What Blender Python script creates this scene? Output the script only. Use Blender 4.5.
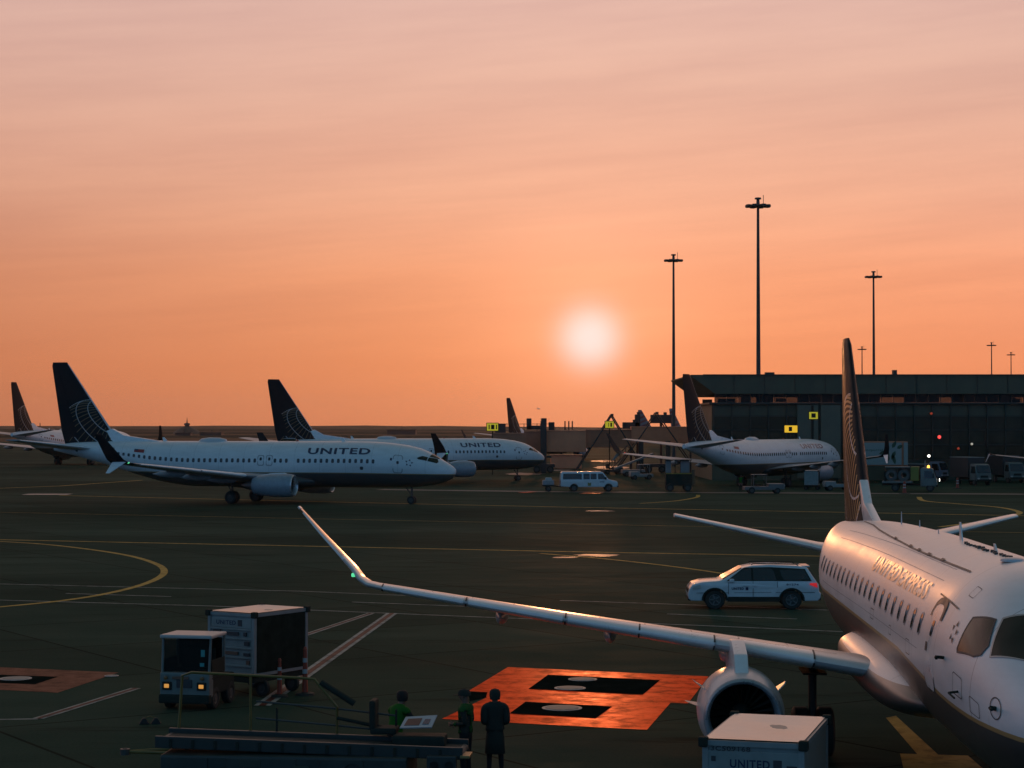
import bpy, bmesh, math, random
import numpy as np
from mathutils import Vector, Matrix
random.seed(7)
rad = math.radians
S = bpy.context.scene
COL = S.collection
for o in list(bpy.data.objects):
    bpy.data.objects.remove(o)

# ------------------------------------------------------------------ camera
FPX, CAM_H, HORIZON = 2000.0, 7.0, 426.0
cam = bpy.data.cameras.new('camera')
cam.sensor_width = 36.0
cam.lens = 36.0 * FPX / 1024.0
cam.clip_start = 0.5
cam.clip_end = 40000.0
camo = bpy.data.objects.new('camera', cam)
COL.objects.link(camo)
PITCH = math.atan((HORIZON - 384.0) / FPX)
camo.location = (0, 0, CAM_H)
camo.rotation_euler = (math.pi / 2 + PITCH, 0, 0)
S.camera = camo
S.render.resolution_x, S.render.resolution_y = 1024, 768

# ------------------------------------------------------------------ view
S.view_settings.view_transform = 'Standard'
S.view_settings.look = 'None'
S.view_settings.exposure = 0.0
S.view_settings.gamma = 1.0

# ------------------------------------------------------------------ sun and sky
SUN_AZ = math.atan((590 - 512) / FPX)
SUN_EL = math.atan((426 - 338) / FPX)
SUN_DIR = Vector((math.sin(SUN_AZ) * math.cos(SUN_EL), math.cos(SUN_AZ) * math.cos(SUN_EL), math.sin(SUN_EL)))
sun = bpy.data.lights.new('sun', 'SUN')
sun.energy = 0.11
sun.angle = rad(0.9)
sun.color = (1.0, 0.40, 0.15)
suno = bpy.data.objects.new('sun', sun)
COL.objects.link(suno)
suno.rotation_euler = (-SUN_DIR).to_track_quat('-Z', 'Y').to_euler()


class NT:
    """small helper to write node trees as expressions"""
    def __init__(self, tree):
        self.t = tree

    def new(self, kind, **kw):
        n = self.t.nodes.new(kind)
        for k, v in kw.items():
            setattr(n, k, v)
        return n

    def put(self, sock, v):
        if v is None:
            return
        if isinstance(v, bpy.types.NodeSocket):
            self.t.links.new(v, sock)
        else:
            sock.default_value = v

    def math(self, op, a, b=None, c=None, clamp=False):
        n = self.new('ShaderNodeMath', operation=op, use_clamp=clamp)
        for s, v in zip(n.inputs, (a, b, c)):
            self.put(s, v)
        return n.outputs[0]

    def vmath(self, op, a, b=None):
        n = self.new('ShaderNodeVectorMath', operation=op)
        self.put(n.inputs[0], a)
        self.put(n.inputs[1], b)
        return n.outputs['Value'] if op in ('DOT_PRODUCT', 'LENGTH') else n.outputs[0]

    def ramp(self, fac, stops, interp='LINEAR'):
        n = self.new('ShaderNodeValToRGB')
        cr = n.color_ramp
        cr.interpolation = interp
        while len(cr.elements) < len(stops):
            cr.elements.new(0.5)
        for e, (p, c) in zip(cr.elements, stops):
            e.position = p
            e.color = (c[0], c[1], c[2], 1)
        self.put(n.inputs[0], fac)
        return n.outputs[0]

    def mix(self, fac, a, b, mode='MIX'):
        n = self.new('ShaderNodeMix', data_type='RGBA', blend_type=mode)
        self.put(n.inputs['Factor'], fac)
        self.put(n.inputs['A'], a if isinstance(a, bpy.types.NodeSocket) else (*a, 1))
        self.put(n.inputs['B'], b if isinstance(b, bpy.types.NodeSocket) else (*b, 1))
        return n.outputs['Result']

    def maprange(self, v, a, b, c, d, smooth=False):
        n = self.new('ShaderNodeMapRange', interpolation_type='SMOOTHSTEP' if smooth else 'LINEAR')
        for s, x in zip(n.inputs[:5], (v, a, b, c, d)):
            self.put(s, x)
        return n.outputs[0]

    def noise(self, vec, scale, detail=3, rough=0.55, scl=None):
        if scl:
            m = self.new('ShaderNodeMapping')
            self.put(m.inputs['Vector'], vec)
            m.inputs['Scale'].default_value = scl
            vec = m.outputs[0]
        n = self.new('ShaderNodeTexNoise')
        self.put(n.inputs['Vector'], vec)
        n.inputs['Scale'].default_value = scale
        n.inputs['Detail'].default_value = detail
        n.inputs['Roughness'].default_value = rough
        return n.outputs[0]


world = bpy.data.worlds.new('World')
S.world = world
world.use_nodes = True
wt = world.node_tree
wt.nodes.clear()
W = NT(wt)
tc = W.new('ShaderNodeTexCoord')
d = tc.outputs['Generated']
sep = W.new('ShaderNodeSeparateXYZ')
wt.links.new(d, sep.inputs[0])
dx, dy, dz = sep.outputs
zc = W.math('MAXIMUM', dz, 0.0)
# the sunset side and the blue side of the sky
front = W.ramp(zc, [(0.0, (.725, .225, .100)), (0.030, (.745, .243, .118)), (0.075, (.79, .312, .180)), (0.115, (.81, .405, .278)),
                    (0.165, (.745, .435, .345)), (0.215, (.77, .50, .43)), (0.38, (.80, .54, .47)), (0.60, (.26, .22, .20)), (1.0, (.045, .10, .085))])
back = W.ramp(zc, [(0.0, (.085, .22, .44)), (0.25, (.11, .28, .53)), (0.6, (.07, .17, .25)), (1.0, (.045, .10, .085))])
saz = (math.sin(SUN_AZ), math.cos(SUN_AZ), 0.0)
fr = W.vmath('DOT_PRODUCT', d, saz)
col = W.mix(W.maprange(fr, -0.45, 0.75, 0.0, 1.0, True), back, front)
ang = W.math('MULTIPLY', W.math('ARCCOSINE', W.math('MINIMUM', W.vmath('DOT_PRODUCT', d, tuple(SUN_DIR)), 0.9999999)), 57.29578)
# broad brightening round the sun, and the warmer right-hand side
wide = W.math('EXPONENT', W.math('MULTIPLY', ang, -1 / 8.0))
frc = W.math('MAXIMUM', fr, 0.0)
side = W.math('ADD', W.math('MULTIPLY', W.math('MULTIPLY', dx, frc), W.maprange(zc, 0.04, 0.18, 0.80, 0.05, True)), 1.0)
br = W.math('ADD', side, W.math('MULTIPLY', wide, 0.24))
col = W.mix(1.0, col, W.new('ShaderNodeCombineColor').outputs[0], 'MULTIPLY') if False else col
vm = W.new('ShaderNodeVectorMath', operation='SCALE')
wt.links.new(col, vm.inputs[0])
wt.links.new(br, vm.inputs[3])
col = vm.outputs[0]
# thin streaked high cloud, slightly tilted
tilt = W.new('ShaderNodeCombineXYZ')
wt.links.new(W.math('MULTIPLY', dx, 1.0), tilt.inputs[0])
wt.links.new(dy, tilt.inputs[1])
wt.links.new(W.math('ADD', W.math('MULTIPLY', dz, 8.0), W.math('MULTIPLY', dx, -0.62)), tilt.inputs[2])
n1 = W.noise(tilt.outputs[0], 2.0, 5, 0.62)
n2 = W.noise(tilt.outputs[0], 9.0, 4, 0.6, (0.6, 1, 1.5))
streak = W.math('ADD', W.math('MULTIPLY', n1, 0.72), W.math('MULTIPLY', n2, 0.28))
sm = W.maprange(streak, 0.30, 0.70, 0.0, 1.0, True)
fade = W.maprange(zc, 0.008, 0.07, 0.25, 1.0, True)
dark = W.mix(sm, (.87, .82, .85), (1.05, 1.04, 1.02))
dark = W.mix(W.math('MULTIPLY', fade, W.maprange(fr, 0.2, 0.8, 0.3, 1.0, True)), (1, 1, 1), dark)
col = W.mix(1.0, col, dark, 'MULTIPLY')
# the veiled sun: a soft disc with a short halo
halo = W.math('EXPONENT', W.math('MULTIPLY', W.math('POWER', W.math('DIVIDE', ang, 2.8), 2.0), -1.0))
hv = W.new('ShaderNodeVectorMath', operation='SCALE')
hv.inputs[0].default_value = (.15, .085, .055)
wt.links.new(halo, hv.inputs[3])
col = W.vmath('ADD', col, hv.outputs[0])
core = W.math('EXPONENT', W.math('MULTIPLY', W.math('POWER', W.math('DIVIDE', ang, 0.86), 2.4), -1.0))
col = W.mix(core, col, (.95, .83, .80))
bg = W.new('ShaderNodeBackground')
wt.links.new(col, bg.inputs[0])
bg.inputs[1].default_value = 0.93
sky = W.new('ShaderNodeTexSky', sky_type='NISHITA')
sky.sun_disc = False
sky.sun_elevation = SUN_EL
sky.sun_rotation = SUN_AZ
sky.dust_density = 2.0
bg2 = W.new('ShaderNodeBackground')
wt.links.new(sky.outputs[0], bg2.inputs[0])
bg2.inputs[1].default_value = 0.004
add = W.new('ShaderNodeAddShader')
wt.links.new(bg.outputs[0], add.inputs[0])
wt.links.new(bg2.outputs[0], add.inputs[1])
wo = W.new('ShaderNodeOutputWorld')
wt.links.new(add.outputs[0], wo.inputs[0])


# ------------------------------------------------------------------ pixel helpers (used to work out where things stand)
def ray(px, py):
    a = PITCH
    u, v = (px - 512) / FPX, (384 - py) / FPX
    return Vector((u, math.cos(a) - v * math.sin(a), math.sin(a) + v * math.cos(a)))


def ground(px, py, z=0.0):
    r = ray(px, py)
    t = (z - CAM_H) / r.z
    return Vector((r.x * t, r.y * t, z))


def at(px, py, Y):
    r = ray(px, py)
    t = Y / r.y
    return Vector((r.x * t, Y, CAM_H + r.z * t))


# ------------------------------------------------------------------ materials
MATS = {}


def mat(name, base, rough=0.5, metal=0.0, spec=0.5, coat=0.0, var=0.12, vscale=3.0, emit=None, estr=0.0, rvar=0.08, bump=0.0, bscale=40.0):
    if name in MATS:
        return MATS[name]
    m = bpy.data.materials.new(name)
    m.use_nodes = True
    t = NT(m.node_tree)
    b = m.node_tree.nodes['Principled BSDF']
    b.inputs['Metallic'].default_value = metal
    b.inputs['Specular IOR Level'].default_value = spec
    b.inputs['Coat Weight'].default_value = coat
    b.inputs['Coat Roughness'].default_value = 0.08 if 'car' in name or 'navy' in name else 0.28
    tcn = t.new('ShaderNodeTexCoord')
    n = t.noise(tcn.outputs['Object'], vscale, 4, 0.6)
    lo = tuple(c * (1 - var) for c in base)
    hi = tuple(min(1, c * (1 + var)) for c in base)
    t.put(b.inputs['Base Color'], t.ramp(n, [(0.3, lo), (0.7, hi)]))
    t.put(b.inputs['Roughness'], t.maprange(n, 0.3, 0.7, max(0.02, rough - rvar), min(1, rough + rvar)))
    if emit:
        b.inputs['Emission Color'].default_value = (*emit, 1)
        b.inputs['Emission Strength'].default_value = estr
    if bump:
        bn = t.new('ShaderNodeBump')
        bn.inputs['Strength'].default_value = bump
        bn.inputs['Distance'].default_value = 0.02
        t.put(bn.inputs['Height'], t.noise(tcn.outputs['Object'], bscale, 4, 0.6))
        m.node_tree.links.new(bn.outputs[0], b.inputs['Normal'])
    MATS[name] = m
    return m


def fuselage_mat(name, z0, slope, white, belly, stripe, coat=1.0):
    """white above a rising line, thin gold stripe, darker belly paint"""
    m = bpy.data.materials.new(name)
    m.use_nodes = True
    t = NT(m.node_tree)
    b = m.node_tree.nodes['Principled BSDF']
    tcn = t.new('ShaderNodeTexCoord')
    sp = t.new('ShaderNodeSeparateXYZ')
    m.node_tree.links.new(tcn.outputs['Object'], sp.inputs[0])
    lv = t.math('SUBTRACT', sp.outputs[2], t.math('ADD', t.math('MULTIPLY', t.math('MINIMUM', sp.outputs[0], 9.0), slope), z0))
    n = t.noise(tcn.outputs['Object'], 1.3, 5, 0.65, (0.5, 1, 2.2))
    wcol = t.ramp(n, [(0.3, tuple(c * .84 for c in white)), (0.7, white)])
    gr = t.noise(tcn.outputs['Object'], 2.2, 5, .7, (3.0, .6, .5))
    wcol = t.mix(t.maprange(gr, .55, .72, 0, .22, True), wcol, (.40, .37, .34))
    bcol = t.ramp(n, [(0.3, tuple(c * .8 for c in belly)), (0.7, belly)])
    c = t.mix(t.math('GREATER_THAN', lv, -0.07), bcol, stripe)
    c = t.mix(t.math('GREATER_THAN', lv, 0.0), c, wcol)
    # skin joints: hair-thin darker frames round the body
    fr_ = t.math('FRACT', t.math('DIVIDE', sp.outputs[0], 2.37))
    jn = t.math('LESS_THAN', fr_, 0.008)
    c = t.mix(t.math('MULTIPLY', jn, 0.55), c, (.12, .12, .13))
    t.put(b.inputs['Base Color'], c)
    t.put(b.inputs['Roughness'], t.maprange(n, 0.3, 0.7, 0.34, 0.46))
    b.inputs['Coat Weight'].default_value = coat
    b.inputs['Coat Roughness'].default_value = 0.40
    bn = t.new('ShaderNodeBump')
    bn.inputs['Strength'].default_value = 0.10
    bn.inputs['Distance'].default_value = 0.05
    t.put(bn.inputs['Height'], t.noise(tcn.outputs['Object'], 1.6, 2, 0.5))
    m.node_tree.links.new(bn.outputs[0], b.inputs['Normal'])
    return m


def glass_mat(name, tint, trans):
    m = bpy.data.materials.new(name)
    m.use_nodes = True
    t = NT(m.node_tree)
    out = m.node_tree.nodes['Material Output']
    b = m.node_tree.nodes['Principled BSDF']
    b.inputs['Base Color'].default_value = (*tint, 1)
    b.inputs['Roughness'].default_value = 0.06
    b.inputs['Specular IOR Level'].default_value = 0.15
    tr = t.new('ShaderNodeBsdfTransparent')
    tr.inputs[0].default_value = (0.75, 0.75, 0.72, 1)
    mx = t.new('ShaderNodeMixShader')
    mx.inputs[0].default_value = trans
    m.node_tree.links.new(b.outputs[0], mx.inputs[1])
    m.node_tree.links.new(tr.outputs[0], mx.inputs[2])
    m.node_tree.links.new(mx.outputs[0], out.inputs[0])
    return m


M_WHITE = mat('white_paint', (.78, .78, .79), .32, coat=.7, var=.06)
M_WING = mat('wing_grey_paint', (.56, .57, .59), .36, coat=.9, var=.08)
M_WING2 = mat('dim_wing_paint', (.27, .28, .30), .45, coat=.35, var=.1)
M_ALU = mat('bare_aluminium', (.50, .52, .54), .30, metal=.7, var=.05)
M_NAVY = mat('navy_paint', (.010, .016, .020), .50, spec=.12, coat=.0)
M_NAVYG = mat('glossy_blue_winglet_paint', (.014, .018, .03), .25, coat=.9)
M_GOLD = mat('gold_line_paint', (.42, .27, .10), .35, var=.1)
M_PALELINE = mat('pale_line_paint', (.55, .55, .58), .35, var=.05)
M_GOLD2 = mat('dull_gold_line_paint', (.16, .11, .05), .4)
M_GLINE = mat('grey_line_paint', (.42, .43, .45), .4)
M_LETTER = mat('navy_letter_paint', (.025, .035, .085), .28, coat=.3)
M_LETTER2 = mat('sky_tinted_letter_paint', (.46, .33, .25), .36, coat=.9)  # blue letters coloured with the warm sky they reflect
M_STRIPE_RED = mat('red_stripe_paint', (.32, .03, .03), .4)
M_DARK = mat('dark_hollow', (.06, .07, .055), .7, spec=.2)
M_FAN = mat('fan_blades', (.014, .018, .015), .7, spec=.05)
M_RUB = mat('rubber', (.030, .034, .030), .75, spec=.3, bump=.2)
M_STEEL = mat('steel_strut', (.06, .065, .06), .55, metal=.2)
M_WIN = mat('dark_cabin_glass', (.02, .022, .024), .08, spec=.6, var=.3)
M_COCK = mat('cockpit_glass', (.022, .026, .020), .07, spec=.28, var=.4, vscale=1.5)
M_BLACK = mat('black_plastic', (.030, .036, .030), .7, spec=.08)
M_SEAM = mat('dark_sealant', (.05, .05, .055), .5)
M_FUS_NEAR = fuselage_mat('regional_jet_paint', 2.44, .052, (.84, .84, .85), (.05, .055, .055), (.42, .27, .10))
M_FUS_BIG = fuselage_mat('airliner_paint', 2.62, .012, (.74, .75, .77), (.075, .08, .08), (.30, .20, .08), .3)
M_GREEN_L = mat('green_lamp', (.1, .5, .25), .3, emit=(.15, 1.0, .45), estr=.75)
M_WHITE_L = mat('white_lamp', (.8, .8, .75), .3, emit=(1, .95, .85), estr=4)
M_AMBER_L = mat('amber_lamp', (.8, .4, .1), .3, emit=(1, .42, .08), estr=.55)
M_AMBER_B = mat('amber_beacon_lamp', (.8, .4, .1), .3, emit=(1, .48, .08), estr=2.5)
M_RED_L = mat('red_lamp', (.6, .05, .04), .3, emit=(1, .07, .06), estr=1.6)
M_REDTAIL = mat('red_tail_lens', (.45, .02, .02), .15, emit=(1, .04, .05), estr=.35)
M_BLUE_L = mat('blue_lamp', (.05, .15, .6), .3, emit=(.06, .2, 1), estr=.8)
M_SIGN = mat('yellow_lit_sign', (.7, .6, .05), .4, emit=(.85, .70, .03), estr=.36)
M_SIGN_O = mat('amber_lit_sign', (.7, .5, .05), .4, emit=(1.0, .55, .02), estr=.7)


# ------------------------------------------------------------------ object helpers
def link(name, me, parent=None, loc=None):
    o = bpy.data.objects.new(name, me)
    COL.objects.link(o)
    if parent:
        o.parent = parent
    if loc:
        o.location = loc
    return o


def thing(name, label, cat, loc=(0, 0, 0), rz=0.0, group=None):
    o = bpy.data.objects.new(name, None)
    o.empty_display_size = 0.5
    COL.objects.link(o)
    o.location = loc
    o.rotation_euler = (0, 0, rz)
    o['label'] = label
    o['category'] = cat
    if group:
        o['group'] = group
    return o


def tag(o, label, cat, group=None):
    o['label'] = label
    o['category'] = cat
    if group:
        o['group'] = group
    return o


def structure(o):
    o['kind'] = 'structure'
    return o


def dup(root, loc, rz, label, group=None, scale=None):
    r = root.copy()
    COL.objects.link(r)
    r.location = loc
    r.rotation_euler = (0, 0, rz)
    r['label'] = label
    if group:
        r['group'] = group
    if scale:
        r.scale = (scale,) * 3

    def kids(src, dst):
        for ch in list(src.children):
            c = ch.copy()
            COL.objects.link(c)
            c.parent = dst
            kids(ch, c)
    kids(root, r)
    return r


class MB:
    def __init__(self):
        self.bm = bmesh.new()

    def box(self, c, s, rz=0.0, bev=0.0, taper=1.0):
        bm = self.bm if not bev else bmesh.new()
        M = Matrix.Translation(c) @ Matrix.Rotation(rz, 4, 'Z')
        vs = []
        for z in (-.5, .5):
            k = taper if z > 0 else 1.0
            for x, y in ((-.5, -.5), (.5, -.5), (.5, .5), (-.5, .5)):
                vs.append(bm.verts.new(M @ Vector((x * s[0] * k, y * s[1] * k, z * s[2]))))
        for f in ((3, 2, 1, 0), (4, 5, 6, 7), (0, 1, 5, 4), (1, 2, 6, 5), (2, 3, 7, 6), (3, 0, 4, 7)):
            bm.faces.new([vs[i] for i in f])
        if bev:
            bmesh.ops.bevel(bm, geom=bm.edges[:], offset=bev, segments=2, affect='EDGES', profile=.6)
            self.merge(bm)
        return self

    def merge(self, bm):
        me = bpy.data.meshes.new('tmp')
        bm.to_mesh(me)
        bm.free()
        self.bm.from_mesh(me)
        bpy.data.meshes.remove(me)

    def prism(self, pts, axis_vec, bev=0.0):
        """pts: 3-D polygon; extruded by axis_vec"""
        bm = bmesh.new()
        a = [bm.verts.new(p) for p in pts]
        b = [bm.verts.new(Vector(p) + Vector(axis_vec)) for p in pts]
        n = len(pts)
        bm.faces.new(a)
        bm.faces.new(b[::-1])
        for i in range(n):
            bm.faces.new([a[i], b[i], b[(i + 1) % n], a[(i + 1) % n]])
        bmesh.ops.recalc_face_normals(bm, faces=bm.faces[:])
        if bev:
            bmesh.ops.bevel(bm, geom=bm.edges[:], offset=bev, segments=2, affect='EDGES', profile=.6)
        self.merge(bm)
        return self

    def tube(self, pts, r, n=8, r2=None):
        bm = self.bm
        pts = [Vector(p) for p in pts]
        rings = []
        for i, p in enumerate(pts):
            t = (pts[min(i + 1, len(pts) - 1)] - pts[max(i - 1, 0)]).normalized()
            u = t.cross(Vector((0, 0, 1)))
            if u.length < 1e-3:
                u = t.cross(Vector((0, 1, 0)))
            u.normalize()
            v = t.cross(u)
            rr = r if r2 is None else r + (r2 - r) * i / (len(pts) - 1)
            rings.append([bm.verts.new(p + (u * math.cos(2 * math.pi * k / n) + v * math.sin(2 * math.pi * k / n)) * rr) for k in range(n)])
        for a, b in zip(rings, rings[1:]):
            for k in range(n):
                bm.faces.new([a[k], a[(k + 1) % n], b[(k + 1) % n], b[k]])
        bm.faces.new(rings[0][::-1])
        bm.faces.new(rings[-1])
        return self

    def lathe(self, prof, c=(0, 0, 0), axis='X', n=32, squash=1.0):
        """prof: list of (along, radius)"""
        bm = self.bm
        rings = []
        for a, r in prof:
            ring = []
            for k in range(n):
                th = 2 * math.pi * k / n
                p, q = r * math.cos(th), r * math.sin(th) * squash
                if axis == 'X':
                    v = (a, p, q)
                elif axis == 'Y':
                    v = (p, a, q)
                else:
                    v = (p, q, a)
                ring.append(bm.verts.new(Vector(c) + Vector(v)))
            rings.append(ring)
        for a, b in zip(rings, rings[1:]):
            for k in range(n):
                bm.faces.new([a[k], a[(k + 1) % n], b[(k + 1) % n], b[k]])
        return self

    def quad(self, a, b, c, d):
        self.bm.faces.new([self.bm.verts.new(p) for p in (a, b, c, d)])
        return self

    def poly(self, pts):
        self.bm.faces.new([self.bm.verts.new(p) for p in pts])
        return self

    def build(self, name, m, parent=None, smooth=False, loc=None, angle=35):
        bm = self.bm
        bmesh.ops.recalc_face_normals(bm, faces=bm.faces[:])
        me = bpy.data.meshes.new(name)
        bm.to_mesh(me)
        bm.free()
        if smooth:
            me.polygons.foreach_set('use_smooth', [True] * len(me.polygons))
            me.set_sharp_from_angle(angle=rad(angle))
        for mm in (m if isinstance(m, (list, tuple)) else [m]):
            me.materials.append(mm)
        return link(name, me, parent, loc)


def pydata(name, verts, faces, m, parent=None, smooth=False, angle=40):
    me = bpy.data.meshes.new(name)
    me.from_pydata([tuple(v) for v in verts], [], faces)
    me.update()
    if smooth:
        me.polygons.foreach_set('use_smooth', [True] * len(me.polygons))
        me.set_sharp_from_angle(angle=rad(angle))
    me.materials.append(m)
    return link(name, me, parent)


_txt = {}


def text_geo(body, bold=0.02, maxlen=0.25):
    key = (body, bold, maxlen)
    if key in _txt:
        return _txt[key]
    cu = bpy.data.curves.new('txt', 'FONT')
    cu.body = body
    cu.size = 1.0
    cu.offset = bold
    cu.resolution_u = 3
    cu.space_character = 1.12
    o = bpy.data.objects.new('txt', cu)
    COL.objects.link(o)
    dg = bpy.context.evaluated_depsgraph_get()
    me = bpy.data.meshes.new_from_object(o.evaluated_get(dg))
    bpy.data.objects.remove(o)
    bm = bmesh.new()
    bm.from_mesh(me)
    bpy.data.meshes.remove(me)
    bmesh.ops.triangulate(bm, faces=bm.faces[:])
    for _ in range(3):
        long = [e for e in bm.edges if e.calc_length() > maxlen]
        if not long:
            break
        bmesh.ops.subdivide_edges(bm, edges=long, cuts=1)
        bmesh.ops.triangulate(bm, faces=bm.faces[:])
    vs = [(v.co.x, v.co.y) for v in bm.verts]
    bm.verts.index_update()
    fs = [[v.index for v in f.verts] for f in bm.faces]
    bm.free()
    x0, x1 = min(v[0] for v in vs), max(v[0] for v in vs)
    y0, y1 = min(v[1] for v in vs), max(v[1] for v in vs)
    vs = [((x - x0) / (x1 - x0), (y - y0) / (y1 - y0)) for x, y in vs]
    _txt[key] = (vs, fs)
    return _txt[key]


def lettering(body, fn, m, parent, name='lettering', bold=0.02, maxlen=.25):
    vs, fs = text_geo(body, bold, maxlen)
    return pydata(name, [fn(u, v) for u, v in vs], fs, m, parent)


def flat_text(body, o, ux, uy, m, parent, name='lettering', bold=0.02):
    o, ux, uy = Vector(o), Vector(ux), Vector(uy)
    return lettering(body, lambda u, v: o + ux * u + uy * v, m, parent, name, bold, 9)


# ------------------------------------------------------------------ ground and markings
def ground_mat():
    m = bpy.data.materials.new('tarmac')
    m.use_nodes = True
    t = NT(m.node_tree)
    b = m.node_tree.nodes['Principled BSDF']
    tcn = t.new('ShaderNodeTexCoord')
    P = tcn.outputs['Object']
    big = t.noise(P, .035, 5, .6, (0.35, 1, 1))
    mid = t.noise(P, .4, 5, .65, (0.6, 1, 1))
    fine = t.noise(P, 14, 3, .6)
    c = t.ramp(big, [(.38, (.016, .036, .025)), (.62, (.050, .080, .057))])
    c = t.mix(t.maprange(mid, .3, .7, 0, .40), c, (.027, .050, .036))
    c = t.mix(t.maprange(fine, .35, .7, 0, .30), c, (.075, .105, .078))
    # concrete slabs with joints, 7.6 m
    br = t.new('ShaderNodeTexBrick')
    mp = t.new('ShaderNodeMapping')
    mp.inputs['Rotation'].default_value = (0, 0, rad(-33))
    m.node_tree.links.new(P, mp.inputs[0])
    m.node_tree.links.new(mp.outputs[0], br.inputs['Vector'])
    br.offset = 0
    br.inputs['Scale'].default_value = 1.0
    br.inputs['Brick Width'].default_value = 7.6
    br.inputs['Row Height'].default_value = 7.6
    br.inputs['Mortar Size'].default_value = .05
    br.inputs['Mortar Smooth'].default_value = .2
    br.inputs['Color1'].default_value = (.9, .9, .9, 1)
    br.inputs['Color2'].default_value = (1.12, 1.12, 1.12, 1)
    br.inputs['Mortar'].default_value = (.35, .35, .35, 1)
    c = t.mix(1.0, c, br.outputs[0], 'MULTIPLY')
    # oil stains and rubber streaks
    st = t.noise(P, .22, 4, .7, (.4, 2.2, 1))
    c = t.mix(t.maprange(st, .56, .70, 0, .75, True), c, (.018, .028, .020))
    t.put(b.inputs['Base Color'], c)
    t.put(b.inputs['Roughness'], t.maprange(mid, .3, .7, .66, .84))
    b.inputs['Specular IOR Level'].default_value = 0.004
    bn = t.new('ShaderNodeBump')
    bn.inputs['Strength'].default_value = .35
    bn.inputs['Distance'].default_value = .02
    t.put(bn.inputs['Height'], fine)
    m.node_tree.links.new(bn.outputs[0], b.inputs['Normal'])
    return m


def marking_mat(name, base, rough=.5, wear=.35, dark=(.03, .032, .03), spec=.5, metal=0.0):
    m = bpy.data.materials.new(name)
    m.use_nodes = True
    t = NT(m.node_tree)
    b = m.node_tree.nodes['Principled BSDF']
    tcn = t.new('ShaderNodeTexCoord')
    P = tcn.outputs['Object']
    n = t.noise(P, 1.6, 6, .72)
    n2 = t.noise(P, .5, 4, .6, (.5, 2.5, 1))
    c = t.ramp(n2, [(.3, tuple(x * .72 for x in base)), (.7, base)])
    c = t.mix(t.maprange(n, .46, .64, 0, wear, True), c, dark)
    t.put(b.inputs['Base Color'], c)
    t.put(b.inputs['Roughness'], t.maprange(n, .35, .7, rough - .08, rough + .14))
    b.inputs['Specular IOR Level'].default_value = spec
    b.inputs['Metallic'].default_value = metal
    if metal:
        b.inputs['Specular Tint'].default_value = (*base, 1)
    bn = t.new('ShaderNodeBump')
    bn.inputs['Strength'].default_value = .25
    bn.inputs['Distance'].default_value = .01
    t.put(bn.inputs['Height'], t.noise(P, 22, 3, .6))
    m.node_tree.links.new(bn.outputs[0], b.inputs['Normal'])
    return m


M_TARMAC = ground_mat()
M_YEL = marking_mat('yellow_road_paint', (.58, .37, .06), .6, .40, spec=.05)
M_WHT = marking_mat('white_road_paint', (.36, .38, .35), .65, .55, spec=.05)
M_REDP = marking_mat('red_road_paint', (.10, .022, .014), .65, .5, spec=.15)
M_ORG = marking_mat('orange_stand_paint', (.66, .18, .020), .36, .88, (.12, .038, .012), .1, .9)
M_ORG2 = marking_mat('less_lit_orange_stand_paint', (.21, .062, .028), .6, .6, (.06, .03, .018), .1, .2)  # darker copy of the orange; weaker sun reflection on the left put into colour
M_BLK = marking_mat('black_stand_paint', (.012, .016, .014), .85, .3, spec=.0)
M_PALE = marking_mat('pale_patch_paint', (.35, .30, .27), .45, .3)

g = MB().poly([(-900, 20, 0), (900, 20, 0), (900, 900, 0), (-900, 900, 0)]) if False else MB().poly([(-700, 3, 0), (700, 3, 0), (700, 900, 0), (-700, 900, 0)])
structure(g.build('tarmac', M_TARMAC))
# the field beyond the apron, one sheet out to the horizon, a hand lower
M_FIELD = mat('dry_field', (.085, .045, .022), .9, spec=.1, var=.5, vscale=.012)
f = MB().poly([(-9000, -60, -.25), (9000, -60, -.25), (9000, 9200, -.25), (-9000, 9200, -.25)])
structure(f.build('ground', M_FIELD))
LEVEL = [0.004]


def ribbon(name, pix, w, m, z=None, closed=False):
    """painted line on the ground through the given photo points"""
    P = [ground(*p) for p in pix]
    return gribbon(name, P, w, m, z)


def gribbon(name, P, w, m, z=None):
    z = z if z is not None else .004
    vs, fs = [], []
    for i, p in enumerate(P):
        a, b = P[max(i - 1, 0)], P[min(i + 1, len(P) - 1)]
        t = (b - a)
        t.z = 0
        t.normalize()
        n = Vector((-t.y, t.x, 0)) * w / 2
        vs += [(p.x + n.x, p.y + n.y, z), (p.x - n.x, p.y - n.y, z)]
        if i:
            k = 2 * i
            fs.append((k - 2, k - 1, k + 1, k))
    return structure(pydata(name, vs, fs, m))


def smooth_path(pix, n=8):
    P = [ground(*p) for p in pix]
    out = []
    for i in range(len(P) - 1):
        p0, p1, p2, p3 = P[max(i - 1, 0)], P[i], P[i + 1], P[min(i + 2, len(P) - 1)]
        for k in range(n):
            t = k / n
            out.append(.5 * ((2 * p1) + (p2 - p0) * t + (2 * p0 - 5 * p1 + 4 * p2 - p3) * t * t + (3 * p1 - p0 - 3 * p2 + p3) * t ** 3))
    out.append(P[-1])
    return out


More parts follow.
